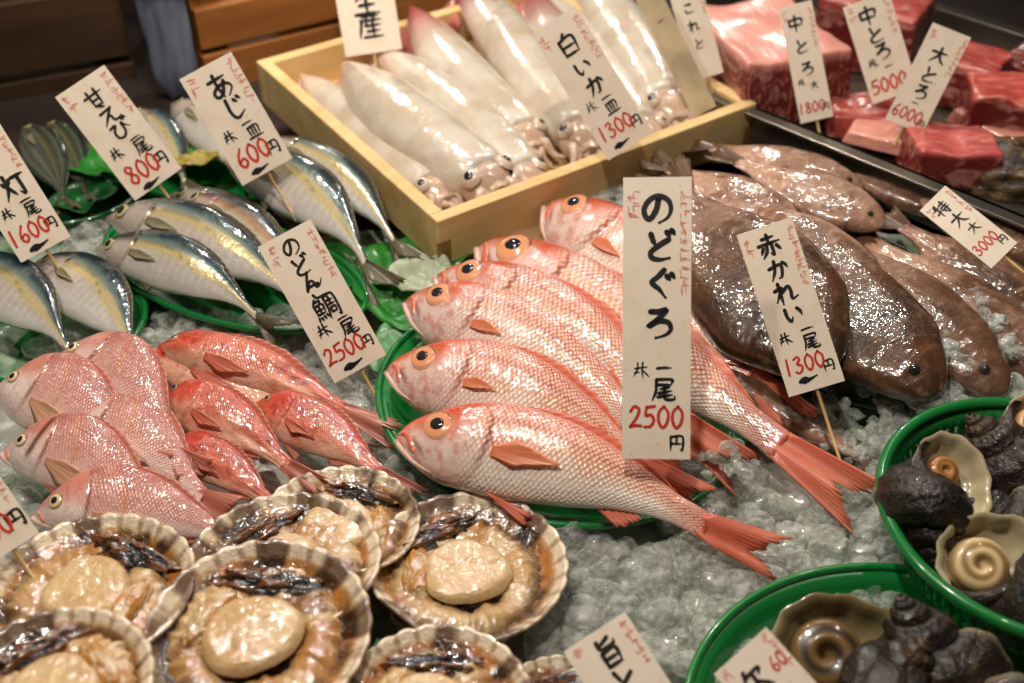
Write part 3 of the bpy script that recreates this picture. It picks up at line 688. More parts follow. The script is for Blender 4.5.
# ------------------------------------------------------------------ trays, baskets, leaves
M_green = plain('green_plastic', lin(20, 116, 52), .25, coat=.6, sss=.15)
M_green2 = plain('dark_green_plastic', lin(14, 82, 38), .22, coat=.7)
M_leaf = finmat('green_leaf_sheet', .35)
def tray(name, label, c, a, b, rot, z, depth=.028, m=M_green, lobes=0, tilt=(0, 0), holes=False, cat='tray'):
    P = at(c[0], c[1], z); M = np.eye(4)
    M[:3, :3] = np.array(Matrix.Rotation(tilt[0], 3, 'X')@Matrix.Rotation(tilt[1], 3, 'Y')@Matrix.Rotation(rot, 3, 'Z')); M[:3, 3] = P
    e = empty(name, M); tag(e, label, cat)
    n = 160; mb = MB(); prof = [(0, -depth), (.6, -depth), (.8, -depth*.94), (.86, -depth*.7), (.93, -depth*.25), (.985, -.0015)]
    V = []
    for k in range(n):
        w = 2*math.pi*k/n; s = 1+.012*math.cos(lobes*w)
        for q, zz in prof: V.append((a*q*s*math.cos(w), b*q*s*math.sin(w), zz))
    Fc = gfaces(n, len(prof), True)
    if holes: Fc = [f for i, f in enumerate(Fc) if not ((i % 5) in (3,) and (i//5) % 2)]
    mb.add(V, Fc); mb.build('bowl', m, e, solid=.0018)
    mb = MB(); path = [((a*1.0)*(1+.012*math.cos(lobes*w))*math.cos(w), b*(1+.012*math.cos(lobes*w))*math.sin(w), 0) for w in np.linspace(0, 2*math.pi, n+1)]
    rt = .0042 if holes else .0028
    tube(mb, path, rt, 10); mb.build('rim', m, e); return e
tray('plastic_tray', 'green plastic tray under the horse mackerel, rim facing the ice', (232, 268), .135, .068, -.50, .010)
tray('plastic_tray', 'green plastic tray at the left edge holding two mackerel', (50, 322), .078, .075, 0, .004)
tray('plastic_tray', 'green plastic tray in the back, behind the two upper left price cards', (200, 168), .11, .055, -.3, .012)
tray('plastic_tray', 'green plastic tray holding the large red fish', (560, 398), .142, .128, -.3, .006, tilt=(0, .05), depth=.02)
tray('plastic_tray', 'dark green tray under the brown flatfish, edge showing by the leaning card skewer', (826, 300), .165, .115, -.75, -.002, m=M_green2)
tray('plastic_tray', 'dark leafy green tray in the far left corner under the striped fish', (62, 190), .075, .06, 0, .006, m=M_green2)
tray('plastic_basket', 'round green plastic basket with slotted sides, full of turban shells', (1046, 512), .104, .104, 0, .048, .05, holes=True, cat='basket')
tray('plastic_tray', 'green tray of turban shells at the bottom edge', (905, 720), .128, .112, .2, .014, .034)
def leaf(label, c, w, h, z, rot, seed, col0, col1, name='plastic_leaf', cat='leaf', amp=.009, m=None, tilt=0):
    P = at(c[0], c[1], z); e_ = []; V = []; cc = []; n, k = 28, 20
    for i in range(n):
        for j in range(k):
            u = i/(n-1)-.5; v = j/(k-1)-.5; ww = w*(1-.5*(2*u)**4); 
            q = np.array([u*4, v*4, seed]); V.append((u*h, v*ww*(1-.3*abs(u)), amp*(fbm(q, .9, seed)*2-1)+.15*h*v*v))
            cc.append(mix(col0, col1, float(fbm(q*1.7, 1, seed+2))))
    o = mesh(name, V, gfaces(n, k), m or M_leaf, None, col=cc, solid=.0006)
    M = np.eye(4); M[:3, :3] = np.array(Matrix.Rotation(tilt, 3, 'X')@Matrix.Rotation(rot, 3, 'Z')); M[:3, 3] = P; o.matrix_world = Matrix(M.tolist())
    tag(o, label, cat); return o
g0, g1 = lin(30, 120, 40), lin(70, 180, 70)
leaf('bright green leaf sheet under the front corner of the crate', (412, 262), .075, .10, .004, .4, 3, g0, g1)
leaf('bright green leaf sheet right of the long card with four hiragana', (398, 302), .06, .10, .004, -.9, 5, g0, g1)
leaf('green leaf sheet between mackerel tails and the card of the small bream', (330, 268), .07, .09, -.002, -.4, 6, g0, g1)
leaf('pale green leaf sheet in front of the large red fish heads', (400, 345), .05, .07, .004, 1.2, 7, lin(60, 150, 80), lin(150, 200, 150))
leaf('green leaf beside the silver fish in the back tray', (222, 140), .06, .09, .022, .4, 8, g0, g1)
leaf('yellowish leaf next to the card marked 600', (196, 158), .02, .045, .03, .3, 9, lin(206, 176, 80), lin(170, 160, 70))
leaf('green leaf behind the card marked 800', (86, 160), .05, .08, .024, -.7, 10, g0, g1)
leaf('dark green leaf left of the striped fish', (84, 196), .05, .06, .018, .7, 12, lin(14, 60, 30), lin(30, 120, 50))
leaf('tan wrapping sheet under the front board of the crate', (556, 226), .06, .12, .012, .25, 13, lin(176, 140, 96), lin(196, 164, 120), 'wrapping_sheet', 'sheet', .004)
leaf('crumpled pale translucent sheet behind the heads of the red fish', (424, 276), .055, .06, .016, .6, 14, lin(210, 214, 190), lin(190, 206, 180), 'plastic_sheet', 'sheet', .014)
leaf('grey-green crumpled film poking out beside the tall card, below the heap of flatfish', (706, 318), .03, .05, .024, .9, 15, lin(120, 124, 104), lin(160, 160, 140), 'plastic_film', 'sheet', .008)
# ------------------------------------------------------------------ turban shells
M_shell = skin('turban_shell', 0, 0, .5, 0, .55, .25, 260, 1.0, 0)
M_nacre = plain('nacre', lin(196, 184, 150), .3, coat=.5, col=True)
def turban(label, c, z, size, apex_deg, face, group, seed, op0=lin(150, 104, 56), op1=lin(206, 176, 124), opr=.6, grp=None, lc=(lin(206, 196, 166), lin(150, 132, 92))):
    """apex_deg: image direction the apex points; face: (right, up, toward-viewer) direction the mouth faces"""
    P = at(c[0], c[1], z); cx = np.array([1., 0, 0]); cy = np.array([0, sp_, cp]); cz = np.array([0, -cp, sp_])
    Y = nrm(face[0]*cx+face[1]*cy+face[2]*cz); w = math.radians(apex_deg)
    Z = math.cos(w)*cx+math.sin(w)*cy; Z = nrm(Z-Y*(Z@Y)); X = np.cross(Y, Z)
    R, a, hz, k = .36, .52, 1.30, math.log(1.8)/(2*math.pi)
    off = np.array([R, 0, -hz])*size      # put the mouth centre at P
    M = frame(P-(X*off[0]+Z*off[2]), X, Y, Z); e = empty('turban_shell', M); tag(e, label, 'shell', grp)
    n, m = 260, 44; th = np.linspace(-5*2*math.pi, 0, n); ph = np.linspace(0, 2*math.pi, m, endpoint=False); TH, PH = np.meshgrid(th, ph, indexing='ij')
    s = np.exp(k*TH)*size
    knob = .16*np.maximum(0, np.cos(TH*6.0))**4*np.exp(-((PH-.8)/.35)**2)+.035*np.cos(PH*11)
    nz = (fbm(np.stack([TH*2, np.cos(PH)*3, np.sin(PH)*3], -1), 1, seed)-.5)*.05
    fl = np.where(TH > -.5, (TH+.5)/.5, 0)*.06
    rr = a*(1+knob+nz+fl)
    rx = R+rr*np.cos(PH); zz = -hz+rr*np.sin(PH)*1.12
    V = np.stack([s*rx*np.cos(TH), s*rx*np.sin(TH), s*zz], -1)
    nn = fbm(V*90, 1, seed); n2 = fbm(V*28, 1, seed+4)
    col = mix(lin(40, 29, 22), lin(66, 48, 32), ss(.4, .65, nn)); col = mix(col, lin(110, 86, 54), ss(.58, .72, n2)*.5); col = mix(col, lin(24, 18, 15), ss(.6, .75, nn)*.7)
    col = mix(col, lin(170, 156, 124), ss(-.10, -.02, TH)*.7)
    mesh('shell', V, gfaces(n, m, False, True), M_shell, e, col=col)
    # inside of the mouth
    C_ = np.array([R, 0, -hz])*size; V = []; cc = []; prof = [(1.0, .0), (.96, .012), (.88, -.06), (.80, -.22), (.70, -.40), (.45, -.52), (.0, -.56)]
    for j in range(48):
        w = 2*math.pi*j/48; i0 = np.interp(w, np.append(ph, 2*math.pi), np.append(rr[-1], rr[-1][0]))*size
        for q, d in prof:
            V.append(C_+np.array([i0*q*math.cos(w), d*a*size*1.1, i0*q*math.sin(w)*1.12]))
            cc.append(mix(lc[0], lc[1], float(fbm(np.array([math.cos(w)*2, q*3, seed]), 1, seed)))*(1))
    mesh('mouth_lining', V, gfaces(48, len(prof), True), M_nacre, e, col=cc)
    ro = a*size*opr; V = []; cc = []; K = 40; oc = C_+np.array([-.10*a*size, -.20*a*size, -.18*a*size])
    for i in range(18):
        q = i/17
        for j in range(K):
            w = 2*math.pi*j/K; sp = math.cos(2*math.pi*(q*2.2)-w)
            hgt = ro*(.42*math.sqrt(max(0, 1-q**2.5))-.34*math.exp(-(q/.24)**2)+.018*sp)-(ro*.3 if i == 17 else 0)
            V.append(oc+np.array([ro*q*math.cos(w), hgt, ro*q*math.sin(w)])); cc.append(mix(op0, op1, .5+.45*sp))
    mesh('operculum', V, gfaces(18, K, False, True), M_nacre, e, col=cc)
TG = 'turban shells in the green basket'
turban('turban shell at the left of the round basket with a smooth brown lid ball', (952, 476), .058, .050, 265, (.15, .35, .85), 0, 1, lin(140, 90, 44), lin(176, 124, 70), .42, TG)
turban('turban shell in the round basket showing a wide pale mouth and ringed lid', (990, 560), .050, .054, 0, (-.1, .3, .95), 0, 2, lin(140, 104, 58), lin(226, 200, 150), .66, TG)
turban('turban shell in the round basket with its dark spire pointing up and left', (1042, 464), .044, .046, 130, (.3, .3, -.9), 0, 3, grp=TG)
turban('turban shell at the right picture edge of the round basket, pale mouth half in view', (1040, 430), .056, .046, 270, (-.2, .3, .9), 0, 4, grp=TG)
turban('dark turban shell deep in the round basket, right of the one with the ringed lid', (1040, 524), .030, .045, 150, (.3, .3, -.9), 0, 5, grp=TG)
TG = 'turban shells in the bottom tray'
turban('turban shell in the bottom tray with a large dark brown coiled lid', (838, 652), .034, .064, -20, (-.15, .4, .9), 0, 6, lin(40, 30, 22), lin(116, 88, 52), .70, TG, (lin(150, 136, 98), lin(96, 80, 50)))
turban('turban shell in the bottom tray with its dark spire pointing straight up', (966, 674), .026, .048, 112, (.3, .3, -.9), 0, 7, grp=TG)
turban('turban shell at the very bottom edge right of the two others', (1020, 722), .03, .05, 150, (.2, .3, -.9), 0, 8, grp=TG)
turban('dark turban shell sunk behind the spired one in the bottom tray', (900, 720), .010, .045, 60, (.3, .3, -.9), 0, 9, grp=TG)
# ------------------------------------------------------------------ tuna
M_steel = plain('brushed_steel', lin(128, 122, 114), .32, metal=.9, bump=.05, bs=400)
ZR = .050
E0, E1 = at(700, 86, ZR), at(1090, 244, ZR); tx = nrm(E1-E0); ty = np.array([-tx[1], tx[0], 0]); tl = np.linalg.norm(E1-E0)+.1
bk = at(960, 14, ZR); td = float((bk-E0)@ty)
tt = empty('steel_tray', frame(E0-tx*.14-np.array([0, 0, ZR]), tx, ty, (0, 0, 1))); tag(tt, 'long stainless steel tray holding the tuna blocks', 'tray')
tl += .14
mb = MB(); box(mb, (0, 0, .012), (tl, td, .016)); mb.build('tray_floor', M_steel, tt, smooth=False)
for nm, lo, hi in (('front_rim', (0, -.002, .004), (tl, .004, ZR)), ('front_lip', (0, -.014, ZR-.003), (tl, .004, ZR)), ('back_rim', (0, td-.004, .0), (tl, td, ZR)), ('back_lip', (0, td-.003, ZR-.003), (tl, td+.012, ZR)), ('end_rim', (0, 0, 0), (.004, td, ZR)), ('end_rim', (tl-.004, 0, 0), (tl, td, ZR))):
    mb = MB(); box(mb, lo, hi); mb.build(nm, M_steel, tt, smooth=False, bevel=.001)
def tuna_mat():
    m, nt, b = mat('tuna_flesh')
    col = nd(nt, 'VertexColor', layer_name='Col').outputs[0]; tc = nd(nt, 'TexCoord').outputs['Object']
    mp = nd(nt, 'Mapping', Vector=tc); mp.inputs['Scale'].default_value = (26, 110, 60)
    n1 = nd(nt, 'TexNoise', Scale=1.0, Detail=4.0, Distortion=1.4, Vector=mp.outputs[0]).outputs[0]
    fat = mathn(nt, 'MULTIPLY', ramp(nt, n1, [(.5, 0), (.62, 1)]), .42)
    setp(nt, b, Base_Color=mixc(nt, fat, col, lin(238, 176, 160)), Roughness=.3, Coat_Weight=.5, Coat_Roughness=.12, Subsurface_Weight=.2, Subsurface_Scale=.008,
         Normal=nd(nt, 'Bump', Strength=.35, Distance=.002, Height=n1).outputs[0]); return m
M_tuna = tuna_mat()
def block(label, c, l, w, h, yaw, z0, top, side, seed, tilt=(0, 0), taper=.9):
    P = at(c[0], c[1], z0+h); P[2] = z0; n = 14; V = []; cc = []; idx = {}; Fc = []
    def vid(i, j, k):
        if (i, j, k) not in idx:
            idx[i, j, k] = len(V); u, v, q = i/n*2-1, j/n*2-1, k/6
            e = 1-(1-taper)*q; p = np.array([u*l/2*e, v*w/2*e, q*h])
            r = .004
            for ax, lim in ((0, l/2*e), (1, w/2*e)):     # eased edges
                pass
            nn = fbm(p*45, 1, seed)-.5; sk = fbm(np.array([u, v, seed*3.]), 1.2, seed)-.5
            p = p+np.array([sk*.018*(v > 0), nn*.006, (sk*.02*q if h > .02 else sk*.008*q)])
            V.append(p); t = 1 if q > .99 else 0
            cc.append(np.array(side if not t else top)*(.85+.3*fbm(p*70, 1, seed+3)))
        return idx[i, j, k]
    for i in range(n):
        for j in range(n): Fc.append((vid(i, j, 6), vid(i+1, j, 6), vid(i+1, j+1, 6), vid(i, j+1, 6))); Fc.append((vid(i, j, 0), vid(i, j+1, 0), vid(i+1, j+1, 0), vid(i+1, j, 0)))
        for k in range(6):
            Fc += [(vid(i, 0, k), vid(i+1, 0, k), vid(i+1, 0, k+1), vid(i, 0, k+1)), (vid(i+1, n, k), vid(i, n, k), vid(i, n, k+1), vid(i+1, n, k+1)),
                   (vid(0, i+1, k), vid(0, i, k), vid(0, i, k+1), vid(0, i+1, k+1)), (vid(n, i, k), vid(n, i+1, k), vid(n, i+1, k+1), vid(n, i, k+1))]
    o = mesh('tuna_block', V, Fc, M_tuna, None, col=cc, smooth=True, bevel=.003)
    M = Matrix.Translation(P.tolist())@Matrix.Rotation(yaw, 4, 'Z')@Matrix.Rotation(tilt[0], 4, 'X')@Matrix.Rotation(tilt[1], 4, 'Y'); o.matrix_world = M
    tag(o, label, 'tuna', 'blocks of raw tuna in the steel tray')
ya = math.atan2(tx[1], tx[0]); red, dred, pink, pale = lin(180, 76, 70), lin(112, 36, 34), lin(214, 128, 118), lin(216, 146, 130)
T0 = .017
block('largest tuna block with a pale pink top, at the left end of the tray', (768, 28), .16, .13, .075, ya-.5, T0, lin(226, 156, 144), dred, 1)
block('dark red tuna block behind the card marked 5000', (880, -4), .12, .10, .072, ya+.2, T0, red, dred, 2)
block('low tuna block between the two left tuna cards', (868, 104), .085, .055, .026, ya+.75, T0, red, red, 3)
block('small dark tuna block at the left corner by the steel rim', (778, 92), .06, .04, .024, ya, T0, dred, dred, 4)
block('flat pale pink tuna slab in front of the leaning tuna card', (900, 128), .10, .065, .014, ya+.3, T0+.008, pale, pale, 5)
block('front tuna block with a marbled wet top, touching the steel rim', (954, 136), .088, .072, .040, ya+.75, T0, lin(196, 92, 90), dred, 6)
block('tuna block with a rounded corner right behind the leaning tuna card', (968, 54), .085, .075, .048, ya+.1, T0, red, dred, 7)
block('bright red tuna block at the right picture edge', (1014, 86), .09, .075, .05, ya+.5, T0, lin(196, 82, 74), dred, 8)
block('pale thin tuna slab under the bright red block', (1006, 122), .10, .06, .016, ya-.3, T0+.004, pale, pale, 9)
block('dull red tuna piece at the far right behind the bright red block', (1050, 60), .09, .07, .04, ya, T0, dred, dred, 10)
# dark brown crusted piece at the right edge
n, m = 40, 26; U, W = np.meshgrid(np.linspace(0, 2*math.pi, n, endpoint=False), np.linspace(-.3, math.pi/2, m), indexing='ij')
D = np.stack([np.cos(U)*np.cos(W), np.sin(U)*np.cos(W), np.sin(W)], -1); k = 1+.5*(fbm(D*4, 1, 4)-.5)
V = D*k[..., None]*np.array([.06, .045, .035]); nn = fbm(D*9, 1, 5)
o = mesh('seaweed_clump', V, gfaces(n, m, True), M_shell, None, col=mix(lin(60, 44, 24), lin(130, 104, 60), ss(.45, .65, nn)))
o.location = at(1020, 176, .02).tolist(); tag(o, 'dark brown crusty clump at the right picture edge in front of the tuna', 'seaweed')
# ------------------------------------------------------------------ price cards
GL = {
'の': '54,24 46,56 30,78 17,68 16,46 32,24 56,16 80,28 87,52 78,74 56,88', 'ど': '28,14 34,32 41,47;80,30 48,50 28,68 32,84 55,89 82,84;74,8 83,20;88,3 97,14',
'ぐ': '66,10 48,30 28,48 50,68 70,94;74,28 83,40;88,22 97,34', 'ろ': '26,18 50,18 72,13 50,38 20,62 50,46 78,50 85,70 70,86 42,95',
'か': '14,38 60,30 67,45 58,80 46,86;42,10 36,50 16,88;74,24 84,34 90,48', 'い': '18,24 20,60 32,80 43,66;70,30 80,44 84,62',
'れ': '30,8 30,94;10,34 40,28 26,52 8,80;38,46 64,28 72,46 70,80 94,74', 'え': '40,2 60,12;18,36 48,33 76,28;76,28 46,58 10,94;40,62 56,62 60,84 72,91 97,84',
'び': '8,28 38,24 18,52 22,82 48,86 66,64 68,24 80,44 94,56;80,8 87,20;93,4 100,16', 'あ': '14,24 80,20;42,4 40,50 48,92;70,36 48,78 24,86 18,66 44,48 76,50 88,70 66,94',
'じ': '34,10 32,64 48,88 82,72;62,20 71,32;79,14 87,26', 'と': '30,8 40,48;80,32 40,54 22,72 34,90 86,84', 'ん': '50,8 30,50 12,92 40,54 56,60 60,88 78,86 96,64',
'こ': '28,22 72,20 60,32;24,62 36,82 82,80', 'ろ2': '26,18 72,13 20,62 78,50 85,70 42,95',
'赤': '28,18 74,16;50,4 50,40;8,42 93,38;40,42 36,70 16,94;60,42 60,86 50,80;24,56 13,76;78,54 91,74', '甘': '6,34 95,30;30,10 32,88;70,8 70,90;32,60 70,58;32,86 70,86',
'白': '52,2 36,20;20,24 22,92;20,25 80,22 80,92;22,56 78,56;22,90 80,90', '皿': '20,22 24,84;20,22 80,20 77,84;42,24 42,84;60,22 60,84;4,88 96,86', '一': '10,54 50,50 92,51',
'尾': '20,12 82,12 80,32;22,34 80,33;20,12 18,60 4,96;70,42 34,52;30,68 80,58;26,84 84,74;54,46 54,86 66,94 92,92 94,80', '円': '16,14 16,94;16,14 84,12 84,90 72,86;50,14 50,54;18,54 82,54',
'中': '14,28 16,66;14,28 86,26 84,64;16,62 84,62;50,4 50,98', '大': '8,36 92,32;50,6 46,50 10,94;52,42 68,74 92,92',
'特': '22,10 12,36;10,34 44,30;28,4 28,96;6,66 46,54;52,24 92,22;72,6 72,42;48,44 97,42;50,62 95,60;78,46 78,92 66,86;58,72 66,82',
'鯛': '22,4 6,26;18,14 38,14 30,28;10,30 10,64;10,30 42,30 42,64;26,30 26,64;10,48 42,48;10,64 42,64;8,76 4,92;18,78 20,90;30,76 33,88;42,74 48,88;56,10 56,60 50,96;56,10 94,10 94,92 86,90;74,16 74,44;64,28 86,28;62,44 88,44;66,58 66,78;66,58 84,58 84,78;66,76 84,76',
'生': '30,10 14,44;22,30 84,28;50,4 50,92;24,60 80,58;6,92 95,90', '産': '50,2 50,14;20,16 82,16;34,18 38,28;66,18 60,28;14,32 90,32;18,32 6,92;36,42 28,54;34,52 86,50;58,38 58,92;36,72 82,70;22,92 93,92',
'灯': '16,30 22,46;44,24 36,42;30,6 28,50 6,92;30,52 46,84;54,22 98,20;76,22 76,88 62,80', '旨': '68,6 30,20;28,4 28,26 40,34 78,32 82,22;26,46 26,94;26,46 74,44 74,94;28,68 72,68;26,92 74,92',
'欠': '30,6 14,40;24,24 80,22 70,40;50,34 44,62 10,94;50,56 90,94', '米': '30,8 28,44 8,84;58,4 54,52 60,94;14,40 84,30;62,54 94,86;12,64 40,60',
'0': '36,6 14,28 10,64 28,94 50,74 56,34 36,6', '1': '34,6 30,50 26,94', '2': '10,28 28,8 50,20 40,52 8,92;8,92 34,86 60,88', '3': '12,16 36,6 46,24 26,44 50,60 44,84 20,95 6,84',
'5': '20,10 16,44 40,42 54,62 40,88 10,92;20,11 58,6', '6': '46,6 18,44 12,76 32,95 52,76 40,54 16,66', '8': '48,18 28,6 14,22 30,44 52,68 36,95 12,80 24,56 48,24', '~': '0,60 30,30 55,55 100,35;20,75 60,60'}
def ribbon(mb, pts, w, fine=7, digit=False):
    Q = catmull(pts, fine) if len(pts) > 2 else catmull(pts, 6); Q = np.array(Q); n = len(Q); V = []; T = np.gradient(Q, axis=0)
    for i in range(n):
        t = T[i]/(np.linalg.norm(T[i])+1e-9); k = i/(n-1); pr = (.95+.2*math.sin(k*math.pi))*(1 if digit else (1.12-.62*k**2.2+.10*math.cos(k*9)))
        b = np.array([-t[1], t[0]])*w/2*pr; V += [(*(Q[i]+b), 0), (*(Q[i]-b), 0)]
    Fc = [(2*i, 2*i+1, 2*i+3, 2*i+2) for i in range(n-1)]; mb.add(V, Fc)
    for c, r in ((Q[0], w*.54), (Q[-1], w*(.5 if digit else .30))):
        mb.add([(c[0]+r*math.cos(a), c[1]+r*math.sin(a), 0) for a in np.linspace(0, 2*math.pi, 12, endpoint=False)], [tuple(range(12))])
def glyph(mb, ch, cx, cy, sx, sy, w, digit=False):
    for st in GL[ch].split(';'):
        pts = [tuple(map(float, p.split(','))) for p in st.split()]
        ribbon(mb, [(cx+(x-50 if not digit else x-32)/100*sx, cy-(y-50)/100*sy) for x, y in pts], w, digit=digit)
M_card = None
def card_material():
    m, nt, b = mat('card_paper'); tc = nd(nt, 'TexCoord').outputs['Object']
    n1 = nd(nt, 'TexNoise', Scale=38.0, Detail=5.0, Vector=tc).outputs[0]; n2 = nd(nt, 'TexNoise', Scale=160.0, Detail=2.0, Vector=tc).outputs[0]
    c = mixc(nt, mathn(nt, 'MULTIPLY', ramp(nt, n1, [(.45, 0), (.75, 1)]), .35), lin(232, 218, 200), lin(206, 178, 146))
    c = mixc(nt, mathn(nt, 'MULTIPLY', ramp(nt, n2, [(.66, 0), (.74, 1)]), .35), c, lin(190, 130, 96))
    setp(nt, b, Base_Color=c, Roughness=.5, Coat_Weight=.12, Coat_Roughness=.3); return m
M_card = card_material()
M_oldcard = plain('stained_card', lin(206, 186, 150), .5, var=.6, vs=26)
M_ink = plain('black_ink', lin(28, 26, 26), .5); M_red = plain('red_ink', lin(196, 52, 36), .5); M_stamp = plain('faded_red_stamp', lin(222, 150, 130), .6)
M_skew = wood('bamboo', lin(206, 176, 120), lin(170, 130, 76), (60, 60, 6))
def card(label, cs, zb, text, price=None, yen=None, facing=.0, skew=.06, yaw=0, stamps=True, m=None, seed=1, lay=0):
    """cs: picture corners TL TR BR BL; zb: height of the lower edge; the card leans back towards the goods"""
    cs = [np.array(c, float) for c in cs]; bm = (cs[2]+cs[3])/2; mid = sum(cs)/4
    nv = -nrm(ray(*mid)); nv = nrm(nv*(1-lay)+np.array([0, 0, 1.])*lay); P0 = at(bm[0], bm[1], zb)
    def un(c):
        d = ray(*c); return CAM+d*(((P0-CAM)@nv)/(d@nv))
    q = [un(c) for c in cs]; Y = (q[0]+q[1]-q[2]-q[3])/2; hgt = np.linalg.norm(Y); Y = Y/hgt; X = (q[1]+q[2]-q[0]-q[3])/2; X = X-Y*(X@Y); w = np.linalg.norm(X); X = X/w; Z = np.cross(X, Y)
    ctr = sum(q)/4; e = empty('price_card', frame(ctr, X, Y, Z)); tag(e, label, 'price card', 'handwritten price cards')
    mb = MB(); box(mb, (-w/2, -hgt/2, -.0012), (w/2, hgt/2, 0)); mb.build('card', m or M_card, e, smooth=False)
    up = .00025
    if text:
        mb = MB()
        for ch, x, y, s, *r in text:
            if ch == '~': continue
            sx = s*w; glyph(mb, ch, (x-.5)*w, (.5-y)*hgt, sx, sx*(r[1] if len(r) > 1 else 1), sx*(r[0] if r else .13))
        o = mb.build('black_lettering', M_ink, e, smooth=False); o.location = (0, 0, up)
    for ch, x, y, s, *r in text or ():
        if ch == '~':
            m2 = MB(); glyph(m2, ch, (x-.5)*w, (.5-y)*hgt, s*w, s*w*r[1], s*w*r[0]); o = m2.build('brush_squiggle', M_ink, e, smooth=False); o.location = (0, 0, up)
    if price:
        s, x, y, sz, *r = price; mb = MB(); n = len(s); 
        for i, ch in enumerate(s): glyph(mb, ch, (x-.5)*w+(i-(n-1)/2)*sz*w*.66, (.5-y)*hgt+i*sz*w*(r[0] if r else 0), sz*w, sz*w*1.15, sz*w*.135, True)
        o = mb.build('red_price', M_red, e, smooth=False); o.location = (0, 0, up*1.2)
    if yen:
        x, y, sz = yen; mb = MB(); glyph(mb, '円', (x-.5)*w, (.5-y)*hgt, sz*w, sz*w, sz*w*.13); o = mb.build('yen_mark', M_ink, e, smooth=False); o.location = (0, 0, up)
    if stamps:
        r_ = random.Random(seed)
        for (x, y0, y1, sz) in ((.88, .06, .40, .11), (.12, .06, .14, .13)):
            y = y0; mb = MB()
            while y < y1:
                for k in range(5):
                    a, b = r_.uniform(-1, 1), r_.uniform(-1, 1); hz = r_.random() < .5
                    p0 = ((x-.5)*w+a*sz*w*.4, (.5-y)*hgt+b*sz*w*.4); L_ = sz*w*r_.uniform(.4, .9)
                    ribbon(mb, [p0, (p0[0]+(L_ if hz else L_*.1), p0[1]-(L_*.1 if hz else L_))], sz*w*.15)
                y += sz*w*1.25/hgt
            o = mb.build('faded_red_stamp', M_stamp, e, smooth=False); o.location = (0, 0, up*.8)
    if skew:
        mb = MB(); tube(mb, [(0, -hgt*.2, -.0026), (0, -hgt/2-skew, -.0026)], [.0016, .0011], 8); mb.build('skewer', M_skew, e)
    return e
card('tall upright price card with four large hiragana, among the large red fish, 2500', [(624, 176), (691, 178), (691, 459), (621, 459)], .062,
     [('の', .5, .112, .54, .14), ('ど', .52, .245, .50, .15), ('ぐ', .53, .375, .48, .15), ('ろ', .53, .515, .50, .15), ('一', .61, .675, .24, .16), ('尾', .61, .75, .36, .12), ('米', .28, .685, .26, .09)], ('2500', .50, .85, .31), (.80, .942, .25), stamps=True, seed=1, skew=0)
card('leaning price card marked 1300 with a long skewer, in front of the flatfish', [(737, 231), (791, 221), (847, 381), (787, 397)], .055,
     [('赤', .48, .12, .44, .13), ('か', .50, .27, .42, .13), ('れ', .50, .41, .44, .13), ('い', .52, .54, .40, .14), ('一', .66, .645, .25), ('尾', .66, .72, .30, .12), ('米', .25, .67, .24, .12), ('~', .42, .93, .3, .2, .5)], ('1300', .42, .835, .28, .0), (.82, .885, .22), seed=2, skew=.06)
card('small price card marked 3000 lying on the flatfish at the right edge', [(915, 204), (950, 192), (1024, 245), (985, 266)], .085,
     [('特', .42, .16, .46, .11), ('大', .5, .37, .46, .12), ('大', .58, .55, .34, .12)], ('3000', .44, .76, .30, .0), (.82, .86, .26), seed=3, skew=.02, lay=.35)
card('price card marked 2500 leaning on the ice left of the red fish heads', [(256, 241), (312, 225), (389, 356), (332, 382)], .03,
     [('の', .48, .10, .36, .12), ('ど', .46, .235, .38, .12), ('ん', .50, .345, .36, .12), ('こ', .50, .42, .36, .12), ('鯛', .5, .545, .44, .09), ('一', .66, .65, .22), ('尾', .68, .72, .30, .12), ('米', .28, .67, .26, .12), ('~', .44, .95, .32, .2, .4)], ('2500', .42, .835, .28, .0), (.83, .86, .22), seed=4, skew=.05)
card('price card marked 600 with two large hiragana, left of the crate', [(178, 75), (232, 56), (295, 160), (240, 184)], .075,
     [('あ', .54, .20, .46, .12), ('じ', .56, .41, .46, .12), ('一', .62, .56, .22), ('皿', .66, .645, .28, .12), ('米', .24, .60, .24, .12), ('~', .42, .95, .3, .2, .4)], ('600', .44, .80, .32, .0), (.80, .84, .26), seed=5, skew=.05)
card('price card marked 800 behind the mackerel tray, second from the left', [(53, 93), (106, 69), (186, 172), (131, 197)], .062,
     [('甘', .52, .17, .36, .115), ('え', .54, .325, .37, .115), ('び', .56, .475, .37, .115), ('一', .66, .59, .22), ('尾', .68, .67, .30, .11), ('米', .24, .62, .24, .12), ('~', .42, .96, .3, .2, .4)], ('800', .44, .82, .32, .0), (.80, .84, .26), seed=6, skew=.05)
card('price card marked 1600 cut off by the left picture edge', [(-55, 145), (-2, 121), (72, 238), (20, 261)], .058,
     [('灯', .62, .47, .50, .12), ('一', .66, .60, .24), ('尾', .68, .675, .28, .12), ('米', .26, .64, .24, .12), ('~', .44, .95, .34, .2, .4)], ('1600', .40, .82, .30, .0), (.82, .84, .24), seed=7, skew=.05)
card('cut-off price card below the pink bream showing a red zero and the yen mark', [(-62, 498), (0, 476), (42, 537), (-16, 562)], .055,
     [('一', .5, .3, .3)], ('1500', .27, .645, .36, .0), (.80, .676, .36), seed=8, skew=.03)
card('price card marked 1300 lying on the squid in the wooden crate', [(528, 28), (578, 13), (657, 137), (604, 156)], .078,
     [('白', .50, .19, .46, .12), ('い', .52, .37, .40, .13), ('か', .54, .52, .42, .13), ('一', .60, .625, .24), ('皿', .60, .70, .30, .12), ('米', .26, .63, .24, .08), ('~', .40, .95, .3, .2, .4)], ('1300', .44, .83, .28, .0), (.84, .87, .24), seed=9, skew=0, lay=.0)
